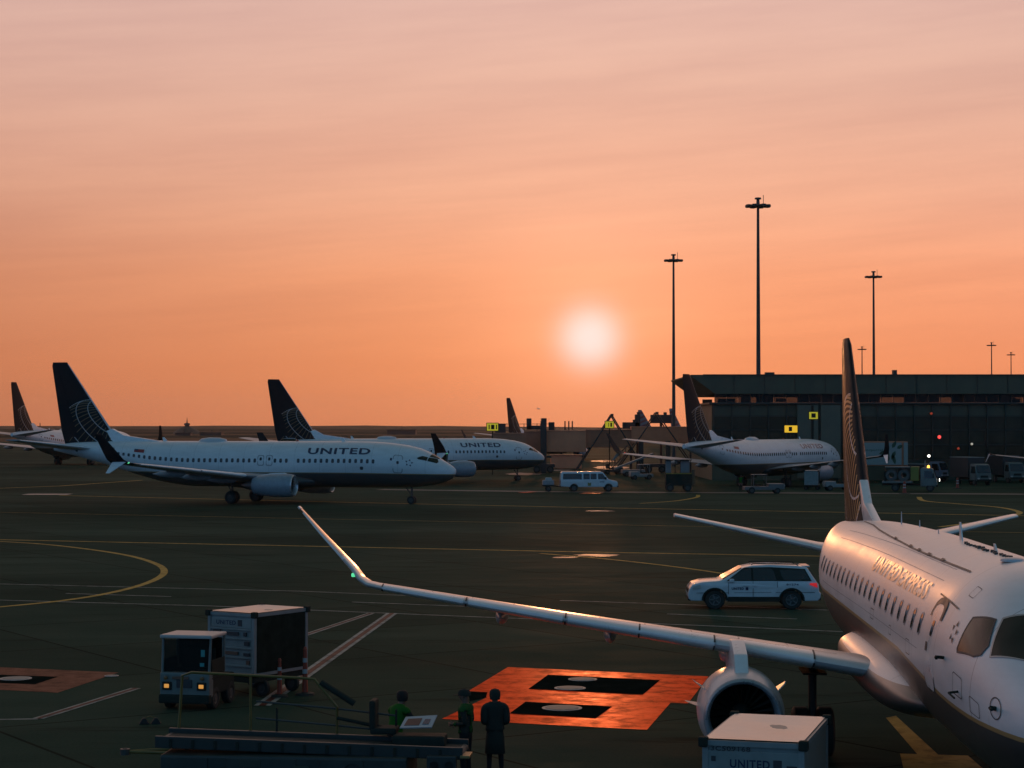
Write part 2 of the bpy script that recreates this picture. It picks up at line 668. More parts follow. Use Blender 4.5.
Y1 = .004
ribbon('yellow_taxi_line', [(-60, 538.5), (300, 546), (560, 551.5), (1090, 561)], .42, M_YEL)
gribbon('yellow_taxi_line', smooth_path([(-60, 612), (0, 607), (60, 601), (105, 594), (140, 585.5), (160, 577), (164, 570), (155, 563.5), (130, 556), (90, 549.5), (40, 544), (-10, 541)]), .34, M_YEL, .008)
gribbon('yellow_taxi_line', smooth_path([(540, 553.5), (600, 558.5), (660, 565), (725, 574), (800, 588)]), .28, M_YEL, .008)
ribbon('yellow_taxi_line', [(-60, 511), (300, 518.5), (700, 526.5), (1090, 534)], .18, M_YEL)
ribbon('yellow_taxi_line', [(-60, 490.5), (60, 486), (142, 480.2)], .55, M_YEL)
ribbon('yellow_taxi_line', [(60, 495.5), (230, 499.5), (420, 504), (560, 507), (1090, 517)], .5, M_YEL)
gribbon('yellow_taxi_line', smooth_path([(919, 497), (925, 501), (960, 504), (1000, 507.5), (1019, 512), (1012, 516), (985, 521), (940, 527)]), .5, M_YEL, .008)
gribbon('yellow_taxi_line', smooth_path([(640, 503.5), (675, 501), (696, 497.5), (698, 495)]), .4, M_YEL, .008)
ribbon('white_road_line', [(-40, 583), (300, 591.2), (408, 595.6)], .16, M_WHT)
ribbon('white_road_line', [(66, 593.5), (171, 596.6)], .16, M_WHT)
ribbon('white_road_line', [(352, 602), (468, 606.5)], .16, M_WHT)
ribbon('white_road_line', [(-40, 599), (211, 606), (308, 610), (480, 617), (700, 625.5), (850, 632)], .16, M_WHT)
ribbon('white_road_line', [(560, 600.5), (660, 603.8), (850, 611)], .16, M_WHT)
ribbon('white_road_line', [(667, 614), (797, 619)], .16, M_WHT)
ribbon('white_road_line', [(-40, 720), (38, 719)], .14, M_WHT)
ribbon('concrete_strip', [(560, 479.5), (640, 479.6)], 1.0, M_PALE, .003) if False else None
# red lines edged with white
for i, (pix, w) in enumerate([([(300, 637), (371, 613.5)], .30), ([(262, 706), (392, 613.5)], .42), ([(38, 719), (136, 688.5)], .30)]):
    ribbon('white_road_line', pix, w, M_WHT, .012)
    ribbon('red_road_line', pix, w * .42, M_REDP, .016)
# pale strips of concrete further off
ribbon('concrete_strip', [(380, 489.5), (560, 491.8), (1090, 494.5)], 2.6, mat('pale_concrete', (.085, .085, .078), .6, var=.25, vscale=.6), .003)
ribbon('pale_patch', [(25, 494.3), (70, 494.3)], 3.0, M_PALE, .010)
ribbon('pale_patch', [(582, 493.2), (600, 493.4)], 2.6, M_ORG, .010)
ribbon('pale_patch', [(524, 492.2), (531, 492.3)], 3.6, M_ORG, .010)
ribbon('pale_patch', [(560, 552), (618, 553.2)], 1.1, M_ORG, .012) if False else None


def wet_mat():
    m = bpy.data.materials.new('wet_tarmac')
    m.use_nodes = True
    t = NT(m.node_tree)
    b = m.node_tree.nodes['Principled BSDF']
    b.inputs['Base Color'].default_value = (.02, .02, .018, 1)
    tcn = t.new('ShaderNodeTexCoord')
    n = t.noise(tcn.outputs['Object'], .9, 4, .6, (.4, 1.5, 1))
    t.put(b.inputs['Roughness'], t.maprange(n, .35, .65, .36, .58))
    b.inputs['Specular IOR Level'].default_value = .5
    return m


M_WET = wet_mat()


def puddle(px, py, rx, ry, seed):
    rnd = random.Random(seed)
    pts = []
    for k in range(18):
        a = 2 * math.pi * k / 18
        q = rnd.uniform(.72, 1.1)
        p = ground(px + rx * q * math.cos(a), py + ry * q * math.sin(a))
        pts.append((p.x, p.y, .006))
    structure(MB().poly(pts).build('wet_patch', M_WET))


for a in ((597, 555.3, 24, 1.3, 3), (565, 557.5, 14, .8, 4), (604, 461, 13, 1.0, 5), (611, 467.5, 18, 1.6, 6), (524, 474, 22, 1.3, 7), (600, 511, 16, .7, 8), (560, 470, 16, .8, 9)):
    puddle(*a)


def gpoly(name, pix, m, z):
    return structure(MB().poly([(p.x, p.y, z) for p in (ground(*q) for q in pix)]).build(name, m))


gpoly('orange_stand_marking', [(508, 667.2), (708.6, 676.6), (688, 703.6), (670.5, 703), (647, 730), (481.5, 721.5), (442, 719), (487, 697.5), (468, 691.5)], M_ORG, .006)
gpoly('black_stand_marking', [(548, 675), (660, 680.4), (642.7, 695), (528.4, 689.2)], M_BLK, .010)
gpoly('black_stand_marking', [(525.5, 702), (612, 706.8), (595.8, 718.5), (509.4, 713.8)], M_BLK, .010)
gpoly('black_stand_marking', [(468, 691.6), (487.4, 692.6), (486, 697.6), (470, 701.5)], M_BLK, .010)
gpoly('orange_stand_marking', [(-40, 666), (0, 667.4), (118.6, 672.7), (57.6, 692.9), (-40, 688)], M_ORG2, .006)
gpoly('black_stand_marking', [(-40, 673.5), (0, 675), (58, 677), (35, 684.5), (-40, 682)], M_BLK, .010)
# bright yellow lead-in bars under the near jet
gpoly('yellow_stand_marking', [(886, 718), (896, 716), (960, 775), (935, 775)], M_YEL, .006)
gpoly('yellow_stand_marking', [(900, 754), (968, 756), (990, 775), (905, 775)], M_YEL, .010)
# fuel pit lids in the stand boxes
for i, (px, py, r, lab) in enumerate([(582.6, 679.8, .40, 'white round pit lid, upper right one in the larger black box of the orange marking'),
                                      (570, 688.6, .42, 'white round pit lid, lower left one in the larger black box of orange marking'),
                                      (562, 708.6, .50, 'white round pit lid in the smaller front black box on the orange marking'),
                                      (15.7, 679, .44, 'white round pit lid in the dim orange box at the left edge'),
                                      (111.6, 676.3, .20, 'small white lid at the right tip of the dim orange box')]):
    t = thing('pit_lid', lab, 'pit lid', ground(px, py), 0, 'fuel pit lids in the apron')
    MB().lathe([(.011, r * .8), (.03, r * .78), (.032, .001)], axis='Z', n=28).build('lid_plate', mat('worn_white_lid', (.30, .28, .25), .6, spec=.15, var=.35, vscale=5), t, True)
    MB().lathe([(.011, r), (.022, r), (.024, r * .84), (.012, r * .82)], axis='Z', n=28).build('lid_ring', mat('pale_lid_ring', (.40, .37, .34), .55, var=.2), t)


# ------------------------------------------------------------------ aircraft shapes
def herm(xs, ys, x):
    xs = np.asarray(xs, float)
    ys = np.asarray(ys, float)
    h = np.diff(xs)
    dd = np.diff(ys) / h
    m = np.zeros(len(xs))
    m[1:-1] = np.where(dd[:-1] * dd[1:] > 0, 2 * dd[:-1] * dd[1:] / (dd[:-1] + dd[1:] + 1e-12), 0)
    m[0], m[-1] = dd[0], dd[-1]
    i = int(np.clip(np.searchsorted(xs, x) - 1, 0, len(h) - 1))
    t = (x - xs[i]) / h[i]
    return (2 * t**3 - 3 * t * t + 1) * ys[i] + (t**3 - 2 * t * t + t) * h[i] * m[i] + (-2 * t**3 + 3 * t * t) * ys[i + 1] + (t**3 - t * t) * h[i] * m[i + 1]


class Fus:
    def __init__(self, tab):
        self.T = np.array(tab, float)

    def sec(self, x):
        return [herm(self.T[:, 0], self.T[:, k], x) for k in (1, 2, 3)]

    def pt(self, x, t, off=0.0):
        """t in degrees: 0 = starboard side, 90 = top"""
        a, b, w = self.sec(x)
        t = rad(t)
        hh = (a - b) / 2
        ny, nz = math.cos(t) / max(w, .01), math.sin(t) / max(hh, .01)
        l = math.hypot(ny, nz)
        return Vector((x, w * math.cos(t) + off * ny / l, (a + b) / 2 + hh * math.sin(t) + off * nz / l))

    def mesh(self, name, m, parent, nt=72, step=.4):
        xs = list(np.linspace(0, 1, 14) ** 1.8 * 5.0) + list(np.arange(5.0 + step, self.T[-1, 0], step)) + [self.T[-1, 0]]
        vs, fs = [], []
        for x in xs:
            for k in range(nt):
                vs.append(self.pt(x, 360 * k / nt))
        for i in range(len(xs) - 1):
            for k in range(nt):
                fs.append((i * nt + k, i * nt + (k + 1) % nt, (i + 1) * nt + (k + 1) % nt, (i + 1) * nt + k))
        fs.append(tuple(range(nt - 1, -1, -1)))
        fs.append(tuple((len(xs) - 1) * nt + k for k in range(nt)))
        return pydata(name, vs, fs, m, parent, True, 60)

    def patch(self, name, poly, m, parent, off=.006, n=4, edge=None):
        """closed outline in (x, t); filled as a fan of rings so that it hugs the skin"""
        P = []
        for i in range(len(poly)):
            a, b = poly[i], poly[(i + 1) % len(poly)]
            for k in range(n):
                P.append((a[0] + (b[0] - a[0]) * k / n, a[1] + (b[1] - a[1]) * k / n))
        cx = sum(p[0] for p in P) / len(P)
        ct = sum(p[1] for p in P) / len(P)
        vs, fs = [], []
        R = 5
        N = len(P)
        for r in range(R):
            k = 1 - r / R
            for x, t in P:
                vs.append(self.pt(cx + (x - cx) * k, ct + (t - ct) * k, off))
        vs.append(self.pt(cx, ct, off))
        for r in range(R - 1):
            for i in range(N):
                fs.append((r * N + i, r * N + (i + 1) % N, (r + 1) * N + (i + 1) % N, (r + 1) * N + i))
        for i in range(N):
            fs.append(((R - 1) * N + i, (R - 1) * N + (i + 1) % N, R * N))
        return pydata(name, vs, fs, m, parent, True)

    def ring(self, name, poly, wx, wt, m, parent, off=.008, n=5):
        """outline band just inside the polygon"""
        P = []
        for i in range(len(poly)):
            a, b = poly[i], poly[(i + 1) % len(poly)]
            for k in range(n):
                P.append((a[0] + (b[0] - a[0]) * k / n, a[1] + (b[1] - a[1]) * k / n))
        cx = (min(p[0] for p in P) + max(p[0] for p in P)) / 2
        ct = (min(p[1] for p in P) + max(p[1] for p in P)) / 2
        hx = max(p[0] for p in P) - cx
        ht = max(p[1] for p in P) - ct
        vs, fs = [], []
        N = len(P)
        for kx, kt in ((1, 1), (1 - wx / hx, 1 - wt / ht)):
            for x, t in P:
                vs.append(self.pt(cx + (x - cx) * kx, ct + (t - ct) * kt, off))
        for i in range(N):
            fs.append((i, (i + 1) % N, N + (i + 1) % N, N + i))
        return pydata(name, vs, fs, m, parent, True)

    def band(self, name, outer, inner, m, parent, off=.01, n=3):
        def dense(L):
            out = []
            for a, b in zip(L, L[1:]):
                out += [(a[0] + (b[0] - a[0]) * k / n, a[1] + (b[1] - a[1]) * k / n) for k in range(n)]
            return out + [L[-1]]
        A, B = dense(outer), dense(inner)
        N = len(A)
        vs = [self.pt(x, t, off) for x, t in A] + [self.pt(x, t, off) for x, t in B]
        return pydata(name, vs, [(i, i + 1, N + i + 1, N + i) for i in range(N - 1)], m, parent, True)

    def strip(self, name, pts, w, m, parent, off=.01):
        vs, fs = [], []
        for i, (x, t) in enumerate(pts):
            a, b, hw = self.sec(x)
            dt = math.degrees(w / 2 / ((a - b) / 2))
            vs += [self.pt(x, t - dt, off), self.pt(x, t + dt, off)]
            if i:
                fs.append((2 * i - 2, 2 * i - 1, 2 * i + 1, 2 * i))
        return pydata(name, vs, fs, m, parent)


def rrect(cx, ct, w, h, r=.35, n=4):
    """rounded rectangle outline; w in x, h in t, r as fraction"""
    out = []
    for sx, sy, a0 in ((1, 1, 0), (-1, 1, 90), (-1, -1, 180), (1, -1, 270)):
        for k in range(n + 1):
            a = rad(a0 + 90 * k / n)
            out.append((cx + w / 2 * (sx * (1 - r) + r * math.cos(a)), ct + h / 2 * (sy * (1 - r) + r * math.sin(a))))
    return out


class Foil:
    """wing, fin or winglet through stations (xle, y, z, chord, thickness ratio)"""
    def __init__(self, st, flip=1, inc=0.0):
        self.inc = inc
        self.st = [np.array(s, float) for s in st]
        self.flip = flip
        L = [0.0]
        for a, b in zip(self.st, self.st[1:]):
            L.append(L[-1] + math.hypot(b[1] - a[1], b[2] - a[2]))
        self.s = [l / L[-1] for l in L]

    def at(self, s):
        s = min(max(s, 0), 1)
        i = 0
        while i < len(self.s) - 2 and s > self.s[i + 1]:
            i += 1
        k = (s - self.s[i]) / (self.s[i + 1] - self.s[i])
        v = self.st[i] * (1 - k) + self.st[i + 1] * k

        def tg(j):
            return (self.st[j + 1] - self.st[j])[1:3]
        t0 = tg(i)
        t0 = t0 / np.linalg.norm(t0)
        if k > .5 and i + 1 < len(self.st) - 1:
            t1 = tg(i + 1)
            t1 = t1 / np.linalg.norm(t1)
            t0 = t0 * (1 - (k - .5)) + t1 * (k - .5)
        elif k < .5 and i > 0:
            t1 = tg(i - 1)
            t1 = t1 / np.linalg.norm(t1)
            t0 = t0 * (1 - (.5 - k)) + t1 * (.5 - k)
        t0 = t0 / np.linalg.norm(t0)
        return v, np.array([-t0[1], t0[0]]) * self.flip

    def pt(self, s, c, side, off=0.0):
        v, n = self.at(s)
        th = v[4] * v[3] * 5 * (.2969 * math.sqrt(max(c, 0)) - .126 * c - .3516 * c * c + .2843 * c**3 - .1015 * c**4)
        th = th * side + off * side
        return Vector((v[0] + v[3] * c - (off if c < .004 else 0), v[1] + n[0] * th, v[2] + n[1] * th - self.inc * c * v[3]))

    def mesh(self, name, m, parent, s0=0.0, s1=1.0, c0=0.0, c1=1.0, off=0.0, ns=3, nc=14):
        ss = sorted(set([s0, s1] + [s for s in self.s if s0 < s < s1]))
        full = []
        for a, b in zip(ss, ss[1:]):
            full += [a + (b - a) * k / ns for k in range(ns)]
        full.append(ss[-1])
        cs = [c0 + (c1 - c0) * (1 - math.cos(math.pi * k / nc)) / 2 for k in range(nc + 1)]
        wraps = c0 <= 0
        loop = [(c, 1) for c in cs[::-1]] + [(c, -1) for c in (cs[1:] if wraps else cs)]
        N = len(loop)
        vs, fs = [], []
        for s in full:
            for c, sd in loop:
                vs.append(self.pt(s, c, sd, off))
        for i in range(len(full) - 1):
            for k in range(N):
                fs.append((i * N + k, i * N + (k + 1) % N, (i + 1) * N + (k + 1) % N, (i + 1) * N + k))
        fs.append(tuple(range(N)))
        fs.append(tuple((len(full) - 1) * N + k for k in range(N - 1, -1, -1)))
        o = pydata(name, vs, fs, m, parent, True, 50)
        return o


def foil_seam(F, pts, w, side, m, parent, name='panel_gap', off=.022):
    P = [F.pt(s, max(c, .0005), side, off) for s, c in pts]
    vs, fs = [], []
    for i, p in enumerate(P):
        a, b = P[max(i - 1, 0)], P[min(i + 1, len(P) - 1)]
        t = (b - a).normalized()
        n = t.cross(Vector((0, 0, 1)))
        if n.length < .05:
            n = Vector((0, 1, 0))
        n.normalize()
        vs += [p + n * w / 2, p - n * w / 2]
        if i:
            k = 2 * i
            fs.append((k - 2, k - 1, k + 1, k))
    return pydata(name, vs, fs, m, parent)


def mirror(st):
    return [(a[0], -a[1], *a[2:]) for a in st]


def globe_lines(foil, cx, cz, R, zlim, m_a, m_b, parent, side, spanz, w=.05, tilt=-35, spin=20, merid=14, par=6):
    """meridians and parallels of a globe drawn on a fin side, cut to the fin's outline"""
    z0, z1 = spanz
    Rm = Matrix.Rotation(rad(tilt), 3, 'Z') @ Matrix.Rotation(rad(30), 3, 'X') @ Matrix.Rotation(rad(spin), 3, 'Y')
    curves = []
    for k in range(merid):
        lo = math.pi * k / merid
        curves.append(('a', [Vector((math.cos(a) * math.cos(lo), math.sin(a), math.cos(a) * math.sin(lo))) for a in np.linspace(-math.pi, math.pi, 120)]))
    for k in range(1, par):
        la = math.pi * (k / par - .5)
        curves.append(('b', [Vector((math.cos(la) * math.cos(a), math.sin(la), math.cos(la) * math.sin(a))) for a in np.linspace(0, 2 * math.pi, 120)]))
    curves.append(('b', None))
    for kind in 'ab':
        vs, fs = [], []
        for kd, c in curves:
            if kd != kind:
                continue
            if c is None:
                pts = [(cx - R * math.cos(a), cz + R * math.sin(a), 1) for a in np.linspace(0, 2 * math.pi, 120)]
            else:
                pts = []
                for p in c:
                    q = Rm @ p
                    pts.append((cx - R * q.x, cz + R * q.y, q.z))
            prev = None
            for i, (x, z, dep) in enumerate(pts):
                ok = dep >= 0 and z > zlim
                if ok:
                    s = (z - z0) / (z1 - z0)
                    v, n = foil.at(s)
                    cc = (x - v[0]) / v[3]
                    ok = .035 < cc < .97 and 0 <= s < .99
                if ok:
                    j = min(i + 1, len(pts) - 1)
                    j0 = max(i - 1, 0)
                    tx, tz = pts[j][0] - pts[j0][0], pts[j][1] - pts[j0][1]
                    l = math.hypot(tx, tz) or 1
                    nx, nz = -tz / l * w / 2, tx / l * w / 2

                    def put(xx, zz):
                        s_ = (zz - z0) / (z1 - z0)
                        v_, _ = foil.at(s_)
                        return foil.pt(s_, min(max((xx - v_[0]) / v_[3], .01), .99), side, .006)
                    k = len(vs)
                    vs += [put(x + nx, z + nz), put(x - nx, z - nz)]
                    if prev is not None:
                        fs.append((prev, prev + 1, k + 1, k))
                    prev = k
                else:
                    prev = None
        pydata('globe_emblem', vs, fs, m_a if kind == 'a' else m_b, parent)


def wheel(parent, c, r, w, name='wheel', n=24):
    o = MB().lathe([(-w / 2, r * .58), (-w / 2, r * .88), (-w * .36, r), (w * .36, r), (w / 2, r * .88), (w / 2, r * .58), (-w / 2, r * .58)], (0, 0, 0), 'Y', n).build(name, M_RUB, parent, True, c)
    h = MB().lathe([(-w * .45, .001), (-w * .47, r * .3), (-w * .36, r * .42), (-w * .44, r * .585), (w * .44, r * .585), (w * .36, r * .42), (w * .47, r * .3), (w * .45, .001)], (0, 0, 0), 'Y', n)
    h.build('hub', M_STEEL, o, True)
    return o


def engine(parent, c, r, L, m_n, lip=M_ALU, sy=1, chev=False):
    """nacelle, lip, fan, spinner, exhaust; c = centre of the inlet"""
    x, y, z = c
    e = MB().lathe([(.10, r * .985), (.35, r * 1.06), (.9, r * 1.10), (L * .55, r * 1.08), (L * .85, r * .93), (L, r * .80), (L - .02, r * .75), (L * .8, r * .72)], (x, y, z), 'X', 44).build('nacelle', m_n, parent, True, angle=60)
    MB().lathe([(.10, r * .987), (.03, r * .965), (0, r * .92), (.02, r * .875), (.10, r * .84), (.40, r * .80)], (x, y, z), 'X', 44).build('inlet_lip', lip, e, True, angle=60)
    MB().lathe([(.38, r * .81), (.95, r * .79), (1.0, .02)], (x, y, z), 'X', 44).build('inlet_duct', M_DARK, e, True)
    fb = MB()
    for k in range(22):
        a = 2 * math.pi * k / 22
        u = Vector((0, math.cos(a), math.sin(a)))
        v = Vector((0, -math.sin(a), math.cos(a)))
        o = Vector((x + .72, y, z))
        fb.quad(o + u * r * .24 - v * .02, o + u * r * .78 - v * r * .07 + Vector((.03, 0, 0)), o + u * r * .78 + v * r * .10 + Vector((.2, 0, 0)), o + u * r * .24 + v * .04 + Vector((.16, 0, 0)))
    fb.build('fan', M_FAN, e)
    MB().lathe([(.42, .001), (.5, r * .10), (.62, r * .19), (.78, r * .26)], (x, y, z), 'X', 24).build('spinner', M_BLACK, e, True)
    MB().lathe([(L * .78, r * .55), (L + .35, r * .47), (L + .75, r * .36), (L + .72, r * .30), (L + 1.25, .01)], (x, y, z), 'X', 32).build('exhaust', mat('exhaust_metal', (.22, .2, .19), .4, metal=.8), e, True)
    return e


def gear(parent, x, y, ztop, r, w, n_wheels, name='landing_gear'):
    g = MB()
    g.tube([(x, y, r), (x, y, ztop)], .09, 10)
    g.tube([(x, y, r + .35), (x + .7, y, ztop)], .05, 8)
    g.tube([(x, y - .32, r), (x, y + .32, r)], .06, 8)
    o = g.build(name, M_STEEL, parent, True)
    for k in (-1, 1) if n_wheels == 2 else (0,):
        wheel(o, (x, y + k * .26, r), r, w)
    return o


# ------------------------------------------------------------------ the near regional jet
def near_jet():
    psi = 3.194
    t = thing('regional_jet', 'white regional jet parked close by on the right, long wing reaching left', 'airplane',
              (8.184, 28.23, 0), math.atan2(-math.cos(psi), -math.sin(psi)))
    F = Fus([(0, 2.75, 2.45, .06), (.15, 2.98, 2.16, .34), (.5, 3.25, 1.9, .66), (1.0, 3.52, 1.68, .93), (1.6, 3.86, 1.52, 1.13), (2.2, 4.22, 1.42, 1.28),
             (2.9, 4.52, 1.36, 1.39), (3.8, 4.72, 1.33, 1.47), (5.0, 4.78, 1.33, 1.505), (12, 4.78, 1.33, 1.505), (19, 4.70, 1.33, 1.505), (22, 4.62, 1.40, 1.50),
             (24, 4.54, 1.66, 1.42), (26, 4.45, 2.10, 1.22), (28, 4.36, 2.62, .92), (30, 4.25, 3.2, .52), (31.4, 4.08, 3.7, .14)])
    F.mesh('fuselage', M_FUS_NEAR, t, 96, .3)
    # cockpit glazing
    side = [(3.19, 39.0), (2.53, 50.0), (2.22, 36.0), (2.29, 27.5), (2.5, 22.5), (3.18, 16.5), (3.24, 18.5)]
    front = [(2.45, 53.5), (2.05, 31.5), (1.42, 51.5), (1.20, 62), (1.09, 79), (2.02, 82.5)]
    M_FRAME = mat('window_frame_steel', (.42, .42, .42), .35, metal=.5)
    for mir in (0, 1):
        q = (lambda p: [(x, 180 - a) for x, a in p]) if mir else (lambda p: p)
        w = F.patch('cockpit_window', q(side), M_COCK, t, .010)
        F.ring('window_frame', q(side), .035, 1.5, M_SEAM, w, .013)
        w = F.patch('cockpit_window', q(front), M_COCK, t, .010, 6)
        F.ring('window_frame', q(front), .045, 1.6, M_FRAME, w, .014, 6)
        wp = F.strip('wiper', [(1.28, 62 if not mir else 118), (1.62, 66 if not mir else 114), (1.95, 70 if not mir else 110)], .03, M_BLACK, t, .03)
    # cabin windows
    for k in range(21):
        x = 6.53 + .845 * k
        for mir in (0, 1):
            p = rrect(x, 17.6 - .05 * k, .27, 13.5, .55)
            if mir:
                p = [(a, 180 - b) for a, b in p]
            w = F.patch('window', p, M_WIN, t, .006, 1)
            F.ring('window_rim', p, .025, 1.1, M_PALELINE, w, .009, 1)
    # service door: its outline, dark hood seal, handle and window
    dr = rrect(5.25, 10, 1.0, 52, .3)
    dd = F.patch('service_door', dr, M_WHITE, t, .004, 1)
    F.ring('door_seam', dr, .022, .8, M_SEAM, dd, .008, 1)
    outer = [(5.80, 25), (5.79, 30), (5.74, 34), (5.6, 36.8), (5.4, 38), (5.1, 38), (4.86, 36.6), (4.74, 33.5), (4.70, 29), (4.70, 25)]
    inner = [(5.72, 25), (5.71, 29), (5.66, 31.5), (5.55, 33), (5.4, 33.6), (5.1, 33.6), (4.96, 32.6), (4.88, 30.5), (4.85, 27.5), (4.85, 25)]
    F.band('door_hood', outer, inner, M_SEAM, dd, .012)
    F.patch('door_window', rrect(5.25, 19, .2, 9, .5), M_WIN, dd, .012, 1)
    F.patch('door_handle', rrect(5.5, 8, .16, 5, .2), M_SEAM, dd, .012, 1)
    dp = [(180 - b) for a, b in dr]
    F.ring('passenger_door', [(a, 180 - b) for a, b in dr], .03, .8, M_SEAM, t, .007, 1)
    F.strip('drip_rail', [(5.85 - .3 * k, 38.8 - .4 * k) for k in range(7)], .03, M_SEAM, t, .02)
    for a in (57.5, 47.0, 3.0):
        F.strip('skin_joint', [(22.5 - .5 * k, a) for k in range(33)], .014, mat('skin_joint_shade', (.42, .42, .43), .5), t, .003)
    for x, a, w_, h_ in ((3.0, 0, .5, 12), (2.2, -4, .4, 10), (7.6, 0, .45, 9), (9.9, 2, .3, 6), (3.9, 50, .35, 8), (12.6, 4, .5, 7)):
        F.ring('access_hatch', rrect(x, a, w_, h_, .25, 3), .012, .45, M_SEAM, t, .005, 1)
    # lettering over the windows
    lettering('UNITED', lambda u, v: F.pt(14.5 - 3.75 * u, 30.8 + 12.6 * v, .008), M_LETTER2, t, 'lettering', .035, .2)
    lettering('EXPRESS', lambda u, v: F.pt(10.55 - 3.45 * u, 30.4 + 12.4 * v, .008), M_LETTER2, t, 'lettering', .012, .2)
    lettering('N88335', lambda u, v: F.pt(21.6 - 1.5 * u, 52 + 4 * v, .006), M_SEAM, t, 'registration', .0, .3) if False else None
    # five-pointed star mark behind the cockpit
    st = MB()
    for k in range(5):
        a = rad(98 + 72 * k)
        st.poly([F.pt(3.66 + .30 * rr * math.cos(a + rad(da)), 24.5 + 11.5 * rr * math.sin(a + rad(da)), .008) for da, rr in ((0, .62), (26, .36), (-26, .36))])
    st.build('star_emblem', M_SEAM, t)
    # dark roof strip, probes and aerials
    F.strip('dark_roof_strip', [(23.6, 78), (20.5, 72), (18.35, 66.8), (16, 63.3), (14.1, 61.4), (12, 59.6), (9.6, 59.3), (7.8, 59.5), (5.4, 59.8)], .045, M_SEAM, t, .012)  # thin dark strip along the skin, from the fin base towards the nose
    for x, a in ((12.4, 60), (11.2, 59.6), (9.9, 59.4), (8.3, 59.4), (15.0, 62.2)):
        F.patch('strip_fitting', rrect(x, a + .6, .35, 2.6, .3), M_SEAM, t, .022, 1)
    F.strip('skin_seam', [(7.4, 59), (7.42, 54), (7.42, 48)], .02, M_SEAM, t, .006) if False else None
    F.ring('probe_ring', rrect(1.48, 7.1, .34, 16.5, 1.0, 6), .018, .9, M_SEAM, t, .008, 1)
    p = F.pt(1.48, 7.1)
    n = F.pt(1.48, 7.1, .1) - p
    MB().tube([p, p + n * .9], .035, 8).tube([p + n * .9, p + n + Vector((-.22, 0, 0))], .022, 8).build('probe', M_BLACK, t)
    p = F.pt(2.95, -3)
    MB().tube([p, F.pt(2.9, -3, .16)], .02, 6).tube([F.pt(2.9, -3, .16), F.pt(2.6, -3, .16)], .016, 6).build('probe', M_BLACK, t)
    p = F.pt(2.55, 6, 0)
    MB().tube([F.pt(3.9, 8.5, 0), F.pt(3.88, 8.5, .13), F.pt(3.75, 8.5, .15)], .03, 6).build('probe', M_BLACK, t)
    for x, a, h, ty in ((18.6, 88, .30, 0), (10.6, 89, .36, 1), (17.0, 95, .16, 0), (13.2, 88, .10, 0), (7.2, 90, .14, 1)):
        p = F.pt(x, a, -.01)
        if ty == 0:
            MB().tube([p, p + Vector((.02, 0, h))], .016, 6, .008).build('antenna', M_PALELINE, t)
        else:
            MB().prism([p + Vector((-.14, -.012, 0)), p + Vector((.16, -.012, 0)), p + Vector((.20, -.012, h)), p + Vector((.10, -.012, h))], (0, .024, 0)).build('antenna', M_WHITE, t)
    for k in range(16):
        p = F.pt(9.6 - .28 * k, 86 + random.uniform(-1, 1), -.004)
        MB().box(p + Vector((0, 0, .02)), (random.uniform(.05, .16), .06, random.uniform(.03, .07))).build('roof_fitting', M_STEEL, t)
    MB().lathe([(-.01, .20), (.03, .19), (.05, .12), (.055, .001)], F.pt(4.95, 84), 'Z', 20).build('roof_dome', M_PALELINE, t, True)
    # wings with slats, flaps and blended winglets
    wst = [(10.6, .9, 2.07, 5.3, .095), (11.35, 1.6, 2.15, 4.6, .095), (12.75, 4.0, 2.41, 3.55, .10), (15.25, 7.95, 2.78, 2.55, .105), (18.1, 12.35, 3.235, 1.64, .10)]
    wlt = [(18.1, 12.35, 3.235, 1.64, .10), (18.26, 12.60, 3.28, 1.55, .10), (18.42, 12.80, 3.40, 1.45, .10), (18.60, 12.98, 3.62, 1.33, .10), (19.30, 13.84, 4.42, .88, .10), (19.9, 14.47, 5.03, .46, .10)]
    for sgn in (1, -1):
        A = Foil(wst if sgn > 0 else mirror(wst), 1 if sgn > 0 else -1, .05)
        w = A.mesh('wing', M_WING, t)
        for a, b in ((.16, .285), (.33, .60), (.61, .80), (.81, .985)):
            A.mesh('slat', M_WHITE if sgn > 0 else M_WING, w, a, b, 0, .13, .014)
        for sg in (.16, .2875, .33, .465, .605, .805, .985):
            for sd_ in (1, -1):
                foil_seam(A, [(sg, c) for c in (.001, .01, .03, .06, .10, .135)], .035, sd_, M_SEAM, w)
        foil_seam(A, [(.12 + .0288 * k, .137) for k in range(31)], .030, 1, M_SEAM, w, off=.012)
        foil_seam(A, [(.10 + .029 * k, .70) for k in range(31)], .035, 1, M_SEAM, w, off=.012)
        for k in range(9):
            foil_seam(A, [(.2 + .085 * k, c) for c in (.15, .3, .45, .6, .69)], .014, 1, mat('wing_joint', (.28, .28, .29), .5), w, 'skin_joint', .004)
        A.mesh('flap', M_WING, w, .10, .40, .72, 1.0, .010)
        A.mesh('flap', M_WING, w, .41, .68, .72, 1.0, .010)
        A.mesh('aileron', M_WING, w, .70, .96, .74, 1.0, .010)
        for s in (.30, .52, .74):
            v, _ = A.at(s)
            MB().lathe([(0, .01), (.3, .11), (1.0, .15), (1.7, .10), (2.2, .01)], (v[0] + v[3] * .42, v[1], v[2] - .22 - .045 * v[3]), 'X', 14, 1.5).build('flap_fairing', M_WING, w, True)
        B = Foil(wlt if sgn > 0 else mirror(wlt), 1 if sgn > 0 else -1, .05)
        k = B.mesh('winglet', M_NAVYG, w, .40, 1.0)
        B.mesh('winglet_root', M_WING, w, 0, .41)
        B.mesh('winglet_edge', M_WHITE, k, .38, .93, 0, .02, .006)
        B.mesh('winglet_tip', M_WHITE, k, .975, 1.0, 0, 1, .008)
